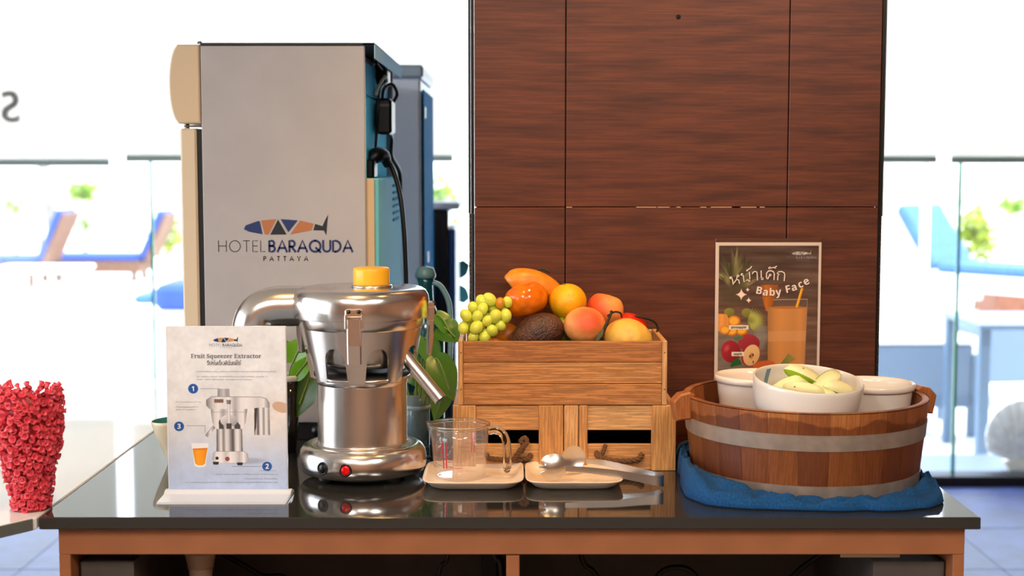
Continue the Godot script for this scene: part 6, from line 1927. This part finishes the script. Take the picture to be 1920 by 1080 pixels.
# ---------------------------------------------------------------- wooden tub on a blue towel, with bowls
func tub() -> void:
	var c := Vector3(0.5395, T, -0.297)
	# towel: a folded pad with ridges, thin under the tub
	var tw := thing("blue_towel", "crumpled blue towel folded under the wooden tub", "towel", c)
	var nz := FastNoiseLite.new()
	nz.seed = 77
	nz.frequency = 9.0
	nz.fractal_octaves = 2
	var rows := []
	var ks := [0.0, 0.5, 0.85, 1.0, 1.06, 1.14, 1.22, 1.32, 1.42, 1.52, 1.62, 1.72, 1.82, 1.90, 1.96, 2.0, 1.96, 1.7, 0.5, 0.0]
	for i in ks.size():
		var row := []
		var k: float = ks[i]
		for j in 160:
			var a := TAU * j / 160.0
			var cx := cos(a)
			var sz := sin(a)
			var inr := Vector2(cx, sz) * 0.2095
			# outline: rounded rectangle, fuller at the front right, set back at the left
			var sq := pow(pow(absf(cx), 5.0) + pow(absf(sz), 5.0), -1.0 / 5.0)
			var ext := Vector2(cx, sz) * sq
			ext.x *= 0.213 if cx > 0 else lerpf(0.2255, 0.247, smoothstep(-0.1, 0.35, sz))
			ext.y *= 0.262 if sz > 0 else 0.215
			if cx < 0 and sz > 0:
				ext *= 1.0 - 0.05 * sin(2.0 * a) * -1.0
			if ext.length() < inr.length() + 0.016:
				ext = ext.normalized() * (inr.length() + 0.016)
			ext *= 1.0 + 0.018 * nz.get_noise_2d(cx * 0.3, sz * 0.3 + 5.0) * 2.0
			var p: Vector2
			var y: float
			var left := smoothstep(0.3, 1.0, -cx)
			var rt := smoothstep(0.5, 1.0, cx) * smoothstep(-0.2, 0.6, sz)
			if k <= 1.0:
				p = inr * k
				y = 0.0035
			else:
				var t := k - 1.0
				p = inr.lerp(ext, minf(t, 1.0))
				var hgt := 0.015 + 0.026 * left + 0.010 * rt + 0.008 * nz.get_noise_2d(p.x * 1.6, p.y * 1.6) + 0.0015 * nz.get_noise_2d(p.x * 4.0, p.y * 4.0)
				hgt += 0.006 * sin(t * 9.0 + 3.0 * nz.get_noise_2d(cx * 0.4, sz * 0.4)) * smoothstep(0.1, 0.4, t)
				y = 0.0035 + hgt * smoothstep(0.02, 0.3, t) * sqrt(maxf(0.0, 1.0 - pow(maxf(0.0, t - 0.55) / 0.45, 2.0)))
				y = maxf(y, 0.003)
			if i >= 16:
				y = 0.0006
			row.append(Vector3(p.x, y, p.y))
		rows.append(row)
	var ts := Shape.new()
	grid(ts, rows, true)
	var tm := mat("towel_blue", Color(0.0, 0.31, 0.53), 0.95)
	tri_map(tm, ntex(151, 0.06, [[0.2, Color(0.75, 0.75, 0.75)], [0.8, Color.WHITE]], 256), Vector3.ONE * 12.0)
	tm.normal_enabled = true
	tm.normal_texture = ntex(152, 0.2, [], 256, FastNoiseLite.TYPE_SIMPLEX, 2, 0.0, 4.0)
	tm.normal_scale = 0.2
	part("cloth", ts, tm, tw)
	# the tub: staves, two hoops, bottom, two ears
	var o := thing("wooden_tub", "round wooden stave tub with two metal hoops, holding the bowls", "tub", c + Vector3(0, 0.0042, 0))
	var n := 26
	var hgt := 0.153
	var tints := [Color(0.66, 0.40, 0.21), Color(0.60, 0.35, 0.185), Color(0.55, 0.315, 0.17), Color(0.70, 0.44, 0.23), Color(0.44, 0.27, 0.17)]
	var sm := []
	for i in 5:
		var m := wood("stave_%s" % ["amber", "russet", "brown", "honey", "dark"][i], tints[i], 160 + i, Vector3(40, 2.0, 40), 0.42, 0.22)
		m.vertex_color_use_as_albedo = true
		sm.append(m)
	var order := [3, 0, 2, 1, 0, 3, 1, 2, 0, 1, 4, 3, 1, 0, 2, 0, 4, 1, 3, 2, 0, 1, 2, 0, 3, 1]
	var rad := func(y: float) -> float: return lerpf(0.205, 0.222, y / hgt)
	for i in n:
		var a0 := TAU * (i + 0.004) / n
		var a1 := TAU * (i + 0.996) / n
		var rows_o := []
		var cols := []
		var yt := hgt
		var ys := [0.0, 0.04, 0.08, 0.117]
		for k in 22:
			ys.append(0.119 + 0.0017 * k)
		ys.append(yt)
		var nr := ys.size() - 1
		var ring := [] 
		for k in nr + 1:
			var y: float = ys[k]
			var ro := []
			var cr := []
			for j in 13:
				var a := lerpf(a0, a1, j / 12.0)
				var r: float = rad.call(y) - (0.0006 if j == 0 or j == 12 else 0.0)
				ro.append(Vector3(sin(a) * r, y, cos(a) * r))
				# tide mark: the lower wood has darkened, the top stayed honey coloured
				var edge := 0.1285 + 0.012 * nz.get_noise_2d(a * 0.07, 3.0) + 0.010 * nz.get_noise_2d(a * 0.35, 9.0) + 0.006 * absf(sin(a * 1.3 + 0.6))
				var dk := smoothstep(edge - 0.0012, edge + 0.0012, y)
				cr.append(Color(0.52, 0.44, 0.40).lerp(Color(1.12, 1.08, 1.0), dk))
			rows_o.append(ro)
			cols.append(cr)
		var inner := []
		for k in nr + 1:
			var y: float = ys[k]
			var ri := []
			for j in 13:
				var a := lerpf(a0, a1, j / 12.0)
				var r: float = rad.call(y) - 0.014
				ri.append(Vector3(sin(a) * r, y, cos(a) * r))
			inner.append(ri)
		# closed block: outside, top, inside, bottom
		var all: Array = rows_o.duplicate()
		var allc: Array = cols.duplicate()
		var s := Shape.new()
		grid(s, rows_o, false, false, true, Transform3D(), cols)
		var rim_o := []
		var rim_i := []
		var rim_c := []
		for j in 13:
			var v := Vector3(rows_o[nr][j].x, 0, rows_o[nr][j].z).normalized()
			rim_o.append(rows_o[nr][j] + Vector3(0, 0.0022, 0) - v * 0.0022)
			rim_i.append(inner[nr][j] + Vector3(0, 0.0022, 0) + v * 0.0022)
			rim_c.append(Color(1.2, 1.15, 1.05))  # honey rim, with its highlight put into the colour
		grid(s, [rows_o[nr], rim_o, rim_i, inner[nr]], false, false, true, Transform3D(), [rim_c, rim_c, rim_c, rim_c])
		grid(s, inner)
		grid(s, [inner[0], rows_o[0]], false, false, false)
		for e in [0, 12]:
			var side := []
			for k in nr + 1:
				side.append([rows_o[k][e], inner[k][e]])
			grid(s, side, false, false, false)
		part("stave", s, sm[order[i % 26]], o)
	var hoop := painted("hoop_metal", Color(0.64, 0.58, 0.53), 171, 0.10, 9.0, 0.4)
	hoop.metallic = 0.35
	for q in [[0.0005, 0.0265], [0.0885, 0.1165]]:
		var hs := Shape.new()
		var ra: float = rad.call(q[0]) + 0.0002
		var rb: float = rad.call(q[1]) + 0.0002
		lathe(hs, [Vector2(ra, q[0]), Vector2(ra + 0.0016, q[0]), Vector2(ra + 0.0016, q[0]), Vector2(rb + 0.0016, q[1]), Vector2(rb + 0.0016, q[1]), Vector2(rb, q[1])], 120)
		part("hoop", hs, hoop, o)
	var bs := Shape.new()
	lathe(bs, [Vector2(0, 0.076), Vector2(0.194, 0.076), Vector2(0.194, 0.076), Vector2(0.194, 0.086), Vector2(0.194, 0.086), Vector2(0, 0.086)], 60)
	part("raised_bottom", bs, sm[2], o)
	for q in [[-1, 0.16], [1, 0.16]]:
		var k: int = q[0]
		var es := Shape.new()
		prism(es, [Vector2(0.217, 0.115), Vector2(0.247, 0.112), Vector2(0.2535, 0.147), Vector2(0.240, 0.161), Vector2(0.222, 0.165), Vector2(0.212, 0.160), Vector2(0.217, 0.145)], -0.015, 0.015, Transform3D(), 0.003)
		var ear := part("ear_handle", es, sm[0], o, Vector3.ZERO, Basis(Vector3.UP, (PI if k < 0 else 0.0) + q[1]))
	# bowls
	var china := mat("white_china", Color(0.90, 0.87, 0.83), 0.12)
	var yb := T + 0.0042 + 0.0865
	bowl("white china bowl with a beaded rim at the back left of the tub", Vector3(0.467, yb, -0.378), 0.0815, 0.0865, true, Basis(), china)
	bowl("white china bowl with a beaded rim at the right of the tub", Vector3(0.672, yb, -0.325), 0.0765, 0.080, true, Basis(), china)
	var tilt := Basis(Vector3(0, 0, 1), -0.05) * Basis(Vector3.RIGHT, 0.13)
	var b3 := bowl("white china bowl of cut fruit tilted forward at the front of the tub", Vector3(0.516, yb + 0.0055, -0.190), 0.0965, 0.108, false, tilt, china)
	# stripe inside the front bowl
	var st := Shape.new()
	var up := []
	var dn := []
	for i in 9:
		var k := i / 8.0
		var y := lerpf(0.06, 0.1045, k)
		var r := bowl_r(0.0965, 0.108, y) - 0.0048
		var a := lerpf(3.75, 3.93, 1.0 - k)
		up.append(Vector3(sin(a) * r, y, cos(a) * r))
		dn.append(Vector3(sin(a + 0.13) * r, y, cos(a + 0.13) * r))
	grid(st, [up, dn])
	part("blue_stripe", st, mat("bowl_stripe", Color(0.42, 0.56, 0.62), 0.2), b3)
	# cut fruit in the front bowl
	var flesh := mat("guava_flesh", Color(0.97, 0.93, 0.70), 0.35)
	flesh.subsurf_scatter_enabled = true
	flesh.subsurf_scatter_strength = 0.3
	var skin := mat("guava_skin", Color(0.56, 0.70, 0.08), 0.35)
	var seedm := mat("seed_brown", Color(0.35, 0.28, 0.14), 0.5)
	var base := Vector3(0.516, 0, -0.190)
	var wedges := [
		[Vector3(-0.024, 1.089, 0.002), 0.3, 0.5, 0.35, 0.046], [Vector3(0.004, 1.098, -0.006), 0.2, -0.2, -0.5, 0.050], [Vector3(-0.006, 1.084, 0.024), -0.4, 0.6, -0.1, 0.044], [Vector3(0.036, 1.090, 0.002), 1.7, 1.0, 1.25, 0.046], [Vector3(0.060, 1.080, 0.004), 0.4, 0.3, -0.35, 0.042],
		[Vector3(-0.048, 1.072, 0.014), 0.2, 0.2, 0.1, 0.036], [Vector3(0.03, 1.074, 0.026), 2.6, 0.4, 0.3, 0.036], [Vector3(0.012, 1.072, -0.03), 2.0, 0.4, 0.3, 0.04], [Vector3(-0.02, 1.070, -0.03), 0.9, -0.4, 0.2, 0.04]]
	for i in wedges.size():
		var q = wedges[i]
		var where: Vector3 = base + q[0]
		var bs_ := Basis.from_euler(Vector3(q[2], q[1], q[3]))
		var w := thing("fruit_wedge", ["pale fruit wedge leaning at the left of the front bowl", "pale fruit wedge standing highest in the front bowl", "pale fruit wedge at the near side of the front bowl", "green-skinned fruit wedge standing upright right of the highest one", "pale fruit wedge at the right of the front bowl", "pale fruit wedge lowest at the left of the front bowl", "pale fruit wedge with green skin low at the near right of the front bowl", "pale fruit wedge hidden at the far side of the front bowl, right", "pale fruit wedge hidden at the far side of the front bowl, left"][i], "fruit wedge", where, 0.0, "cut fruit in the front bowl")
		w.basis = bs_
		var L: float = q[4]
		var fs := Shape.new()
		var ra := []
		for k in 13:
			var t := -1.0 + 2.0 * k / 12.0
			var wdt := sqrt(maxf(0.0, 1.0 - t * t)) * L * 0.42 + 0.0008
			var x := t * L * 0.9
			ra.append([Vector3(x, wdt * 0.15, -wdt), Vector3(x, wdt * 1.05, -wdt * 0.1), Vector3(x, wdt * 1.05, wdt * 0.1), Vector3(x, wdt * 0.15, wdt), Vector3(x, -wdt * 0.3, wdt * 0.5), Vector3(x, -wdt * 0.45, 0), Vector3(x, -wdt * 0.3, -wdt * 0.5)])
		grid(fs, ra, true)
		part("flesh", fs, flesh, w)
		var ks_ := Shape.new()
		var rk := []
		for k in 13:
			var t := -1.0 + 2.0 * k / 12.0
			var wdt := sqrt(maxf(0.0, 1.0 - t * t)) * L * 0.425 + 0.001
			var x := t * L * 0.905
			rk.append([Vector3(x, wdt * 0.1, -wdt * 1.02), Vector3(x, -wdt * 0.31, -wdt * 0.53), Vector3(x, -wdt * 0.48, 0), Vector3(x, -wdt * 0.31, wdt * 0.53), Vector3(x, wdt * 0.1, wdt * 1.02)])
		grid(ks_, rk)
		part("skin", ks_, skin, w)
		if i < 3:
			var sd := Shape.new()
			blob(sd, func(d: Vector3) -> Vector3: return d * Vector3(0.002, 0.001, 0.0012), 8, 6, Transform3D(Basis(), Vector3(-L * 0.3, L * 0.32, L * 0.15)))
			part("seed", sd, seedm, w)
	# shredded carrot in the left bowl
	var om := mat("carrot_orange", Color(0.92, 0.50, 0.10), 0.4)
	var bed := Shape.new()
	blob(bed, func(d: Vector3) -> Vector3: return d * Vector3(0.045, 0.014, 0.045), 28, 12)
	for i in 90:
		var a := rng.randf() * TAU
		var r := sqrt(rng.randf()) * 0.042
		var p := Vector3(cos(a) * r, 0.012 * (1.0 - pow(r / 0.05, 2.0)) + 0.003, sin(a) * r)
		box(bed, p, Vector3(0.018, 0.0022, 0.0026), 0.0005, Basis.from_euler(Vector3(rng.randf_range(-0.4, 0.4), rng.randf() * TAU, rng.randf_range(-0.5, 0.5))))
	tag(part(numbered("grated_carrot"), bed, om, self, Vector3(0.474, yb + 0.063, -0.378)), "orange grated carrot heaped in the back left bowl", "carrot", "", "stuff")

func bowl_r(r: float, h: float, y: float) -> float:
	return r * (0.45 + 0.55 * sin(PI / 2.0 * pow(clampf(y / h, 0.0, 1.0), 0.62)))

func bowl(label: String, at_: Vector3, r: float, h: float, beaded: bool, basis: Basis, m: Material) -> Node3D:
	var o := thing("china_bowl", label, "bowl", at_, 0.0, "white china bowls in the tub")
	o.basis = basis
	var prof := [Vector2(0, 0.0), Vector2(r * 0.42, 0.0), Vector2(r * 0.42, 0.0)]
	var inner := []
	for i in 17:
		var y := h * i / 16.0
		var rr := bowl_r(r, h, y) if not beaded else r * lerpf(0.80, 0.955, pow(y / h, 0.7))
		prof.append(Vector2(rr, y))
		inner.append(Vector2(rr - 0.0045, maxf(y, 0.006)))
	if beaded:
		prof[0] = Vector2(0, 0)
		prof[1] = Vector2(r * 0.80, 0)
		prof[2] = Vector2(r * 0.80, 0)
		var y := h - 0.006
		prof.resize(prof.size() - 1)
		for i in 9:
			var a := -PI / 2 + PI * i / 8.0
			prof.append(Vector2(r * 0.965 + cos(a) * r * 0.05, y + 0.0055 + sin(a) * 0.0065))
	else:
		prof.append(Vector2(r - 0.0012, h + 0.002))
		prof.append(Vector2(r - 0.0035, h + 0.002))
	inner.reverse()
	prof.append_array(inner)
	prof.append(Vector2(0, 0.006))
	var s := Shape.new()
	lathe(s, prof, 72)
	part("china", s, m, o)
	return o

# ---------------------------------------------------------------- plants, cup
func leaf(s: Shape, a: Vector3, b: Vector3, face: Vector3, width: float, heart := 0.25, fold := 0.25, droop := 0.12) -> void:
	# blade from stalk end a to tip b, its upper side towards face
	var d := b - a
	var l := d.length()
	d = d / l
	var side := d.cross(face).normalized()
	var nrm := side.cross(d).normalized()
	var rows := []
	for i in 15:
		var k := i / 14.0
		var w := width * pow(sin(PI * pow(k * 0.985 + 0.012, 0.62)), 0.85)
		var row := []
		for j in 9:
			var u := -1.0 + 2.0 * j / 8.0
			var back := heart * l * 0.5 * pow(absf(u), 1.5) * (1.0 - smoothstep(0.0, 0.4, k))
			var p := a + d * (l * k - back) + side * (w * u) + nrm * (fold * w * absf(u) - droop * l * pow(k - 0.35, 2.0) * 2.0 + 0.02 * w * sin(u * 9.0 + k * 12.0))
			row.append(p)
		rows.append(row)
	grid(s, rows)

func plants_and_small_things() -> void:
	var g1 := leafy("pothos_green", Color(0.17, 0.40, 0.04), 0.28)
	var g2 := leafy("pothos_dark", Color(0.10, 0.30, 0.07), 0.28)
	var g3 := leafy("pothos_bright", Color(0.36, 0.62, 0.05), 0.3)
	var vein := mat("leaf_vein", Color(0.42, 0.52, 0.20), 0.5)
	var toward := Vector3(0, 0.25, 1)
	# right plant in a glass jar of water
	var o := thing("potted_vine", "green leafy vine in a water jar between the juicer and the crates", "plant", Vector3(-0.19, T, -0.60))
	var base := Vector3(-0.19, T, -0.60)
	var leaves := [
		[Vector3(-0.147, 1.146, -0.60), Vector3(-0.105, 1.122, -0.585), Vector3(-0.2, 0.8, 0.7), 0.030, 0],
		[Vector3(-0.155, 1.172, -0.61), Vector3(-0.112, 1.118, -0.59), Vector3(0.35, 0.7, 0.7), 0.022, 0],
		[Vector3(-0.178, 1.125, -0.60), Vector3(-0.155, 1.062, -0.585), Vector3(0.25, 0.2, 1), 0.024, 0],
		[Vector3(-0.152, 1.092, -0.535), Vector3(-0.116, 1.014, -0.50), Vector3(0.15, 0.15, 1), 0.030, 3],
		[Vector3(-0.135, 1.045, -0.55), Vector3(-0.155, 0.962, -0.535), Vector3(0.1, 0.1, 1), 0.024, 1],
		[Vector3(-0.215, 1.075, -0.615), Vector3(-0.175, 1.018, -0.60), Vector3(-0.1, 0.4, 1), 0.028, 1],
		[Vector3(-0.185, 1.03, -0.61), Vector3(-0.178, 0.995, -0.60), Vector3(-0.1, 0.3, 1), 0.013, 2],
		[Vector3(-0.165, 1.075, -0.60), Vector3(-0.135, 1.045, -0.59), Vector3(0.2, 0.5, 1), 0.022, 1]]
	for q in leaves:
		var s := Shape.new()
		leaf(s, q[0] - base, q[1] - base, q[2], q[3])
		var m := part("leaf", s, [g1, g2, g3, g1][q[4]], o)
	var st := Shape.new()
	var root := Vector3(-0.195, 0.93, -0.60)
	for q in leaves:
		var mid: Vector3 = root.lerp(q[0], 0.6) + Vector3(-0.012, 0.02, 0.0)
		tube(st, smooth_path([root - base, mid - base, q[0] - base, q[0].lerp(q[1], 0.75) - base + Vector3(0, 0, 0.002)], 5), 0.0017, 7)
	part("stem", st, vein, o)
	var jar := thing("glass_jar", "pale blue-grey glass jar holding the vine, right behind the juicer", "jar", Vector3(-0.195, T, -0.60))
	var js := Shape.new()
	lathe(js, [Vector2(0, 0), Vector2(0.022, 0), Vector2(0.025, 0.003), Vector2(0.0255, 0.06), Vector2(0.0255, 0.062), Vector2(0.0255, 0.11), Vector2(0.0245, 0.11), Vector2(0.0235, 0.06), Vector2(0.022, 0.005), Vector2(0, 0.005)], 40)
	part("jar_wall", js, solid_glass("jar_glass", Color(0.62, 0.72, 0.75), 0.35, 0.06), jar)
	var jr := Shape.new()
	lathe(jr, [Vector2(0.0255, 0.078), Vector2(0.0275, 0.08), Vector2(0.0275, 0.085), Vector2(0.0255, 0.087)], 40)
	part("jar_ring", jr, mat("jar_ring", Color(0.62, 0.68, 0.68), 0.25), jar)
	# left plant in a dark tumbler
	var o2 := thing("potted_vine", "bright green leaves between the instruction sign and the juicer", "plant", Vector3(-0.457, T, -0.55))
	var base2 := Vector3(-0.457, T, -0.55)
	var leaves2 := [
		[Vector3(-0.442, 1.082, -0.55), Vector3(-0.415, 1.135, -0.545), Vector3(-0.35, 0.2, 1), 0.030, 2],
		[Vector3(-0.435, 1.055, -0.53), Vector3(-0.40, 1.10, -0.53), Vector3(0.0, 0.4, 1), 0.017, 2],
		[Vector3(-0.405, 1.062, -0.54), Vector3(-0.437, 0.972, -0.53), Vector3(-0.1, 0.25, 1), 0.034, 1],
		[Vector3(-0.455, 1.095, -0.56), Vector3(-0.49, 1.12, -0.56), Vector3(0.0, 0.4, 1), 0.024, 0]]
	for q in leaves2:
		var s := Shape.new()
		leaf(s, q[0] - base2, q[1] - base2, q[2], q[3])
		part("leaf", s, [g1, g2, g3, g1][q[4]], o2)
	var st2 := Shape.new()
	var root2 := Vector3(-0.455, 0.95, -0.55)
	for q in leaves2:
		tube(st2, smooth_path([root2 - base2, root2.lerp(q[0], 0.7) + Vector3(-0.004, 0.012, 0.0) - base2, q[0] - base2, q[0].lerp(q[1], 0.7) - base2 + Vector3(0, 0, 0.002)], 5), 0.0018, 7)
	part("stem", st2, vein, o2)
	var tum := thing("dark_tumbler", "dark tapering glass tumbler with a pale rim behind the instruction sign", "tumbler", Vector3(-0.457, T, -0.55))
	var tu := Shape.new()
	lathe(tu, [Vector2(0, 0), Vector2(0.019, 0), Vector2(0.020, 0.003), Vector2(0.031, 0.150), Vector2(0.0295, 0.150), Vector2(0.0185, 0.005), Vector2(0, 0.005)], 40)
	part("wall", tu, solid_glass("tumbler_glass", Color(0.16, 0.16, 0.16), 0.6, 0.05), tum)
	var ri := Shape.new()
	lathe(ri, [Vector2(0.031, 0.146), Vector2(0.0325, 0.149), Vector2(0.033, 0.155), Vector2(0.0315, 0.158), Vector2(0.0295, 0.156), Vector2(0.0295, 0.149)], 40)
	part("rim", ri, mat("tumbler_rim", Color(0.85, 0.87, 0.86), 0.15), tum)
	# celadon cup at the left
	var cup := thing("teal_cup", "cream cup with a teal inside, half hidden by the instruction sign", "cup", Vector3(-0.655, T, -0.437))
	cup.basis = Basis(Vector3(0, 0, 1), 0.06)
	var cs := Shape.new()
	lathe(cs, [Vector2(0, 0.0), Vector2(0.014, 0.0), Vector2(0.016, 0.002), Vector2(0.0165, 0.006), Vector2(0.025, 0.03), Vector2(0.034, 0.055), Vector2(0.0405, 0.078), Vector2(0.041, 0.084), Vector2(0.0402, 0.0855)], 48)
	part("outside", cs, mat("cup_cream", Color(0.84, 0.78, 0.66), 0.25), cup)
	var ci := Shape.new()
	lathe(ci, [Vector2(0.0402, 0.0855), Vector2(0.039, 0.084), Vector2(0.0385, 0.078), Vector2(0.032, 0.055), Vector2(0.023, 0.03), Vector2(0.012, 0.012), Vector2(0, 0.010)], 48)
	part("glazed_inside", ci, mat("cup_teal", Color(0.20, 0.50, 0.46), 0.2), cup)

# ---------------------------------------------------------------- red coral vase
func coral_vase() -> void:
	var o := thing("coral_vase", "flared red coral-like vase made of many little tubes, on the pale side counter", "vase", Vector3(-0.813, T, -0.06))
	var rad := func(y: float) -> float:
		var k := clampf(y / 0.222, 0.0, 1.0)
		return lerpf(0.031, 0.056, smoothstep(0.0, 0.75, k)) - 0.007 * smoothstep(0.8, 1.0, k)
	var red := mat("coral_red", Color(0.88, 0.27, 0.33), 0.25)
	red.vertex_color_use_as_albedo = true
	red.subsurf_scatter_enabled = true
	red.subsurf_scatter_strength = 0.12
	var core := Shape.new()
	var prof := [Vector2(0, 0.002), Vector2(0.027, 0.002)]
	for i in 12:
		var y := 0.004 + 0.18 * i / 11.0
		prof.append(Vector2(rad.call(y) - 0.010, y))
	for i in 12:
		var y := 0.184 - 0.17 * i / 11.0
		prof.append(Vector2(maxf(rad.call(y) - 0.014, 0.004), y))
	prof.append(Vector2(0, 0.012))
	lathe(core, prof, 40)
	part("inner_wall", core, mat("coral_core", Color(0.60, 0.10, 0.14), 0.4), o)
	var tb := Shape.new()
	for i in 720:
		var k := float(i) / 720.0
		var y := 0.004 + 0.198 * k
		var a := i * 2.39996 + rng.randf_range(-0.15, 0.15)
		var r: float = rad.call(y) - 0.011
		var out := Vector3(sin(a), 0, cos(a))
		var p := out * r + Vector3(0, y, 0)
		var d := (out + Vector3(rng.randf_range(-0.6, 0.6), rng.randf_range(-0.5, 0.7) + 0.9 * smoothstep(0.9, 1.0, k), rng.randf_range(-0.6, 0.6))).normalized()
		var l := rng.randf_range(0.009, 0.017)
		var e := p + d * l
		var r0 := rng.randf_range(0.0030, 0.0044)
		var u := d.cross(Vector3(0.3, 1, 0.2)).normalized()
		var v := d.cross(u)
		var rows := []
		for q in [[0.0, 0.9], [0.5, 0.85], [0.85, 1.15], [1.0, 1.55], [1.0, 1.25], [0.75, 0.75], [0.6, 0.05]]:
			var row := []
			for j in 8:
				var b := TAU * j / 8.0
				row.append(p.lerp(e, q[0]) + (u * cos(b) + v * sin(b)) * r0 * q[1])
			rows.append(row)
		grid(tb, rows, true)
		if i % 2 == 0:
			var a2 := a + rng.randf_range(-0.3, 0.3)
			var p2 := Vector3(sin(a2), 0, cos(a2)) * (r + 0.006) + Vector3(0, clampf(y + rng.randf_range(-0.012, 0.012), 0.004, 0.215), 0)
			tube(tb, [p + d * l * 0.3, (p + p2) / 2 + out * 0.006, p2], r0 * 0.8, 6)
	var cb := part("coral_tubes", tb, red, o)
	cb.set_meta("kind", "stuff")
	var ft := Shape.new()
	lathe(ft, [Vector2(0, 0), Vector2(0.029, 0), Vector2(0.031, 0.003), Vector2(0.029, 0.006), Vector2(0, 0.006)], 32)
	part("foot", ft, mat("coral_core", Color(0.60, 0.10, 0.14), 0.4), o)
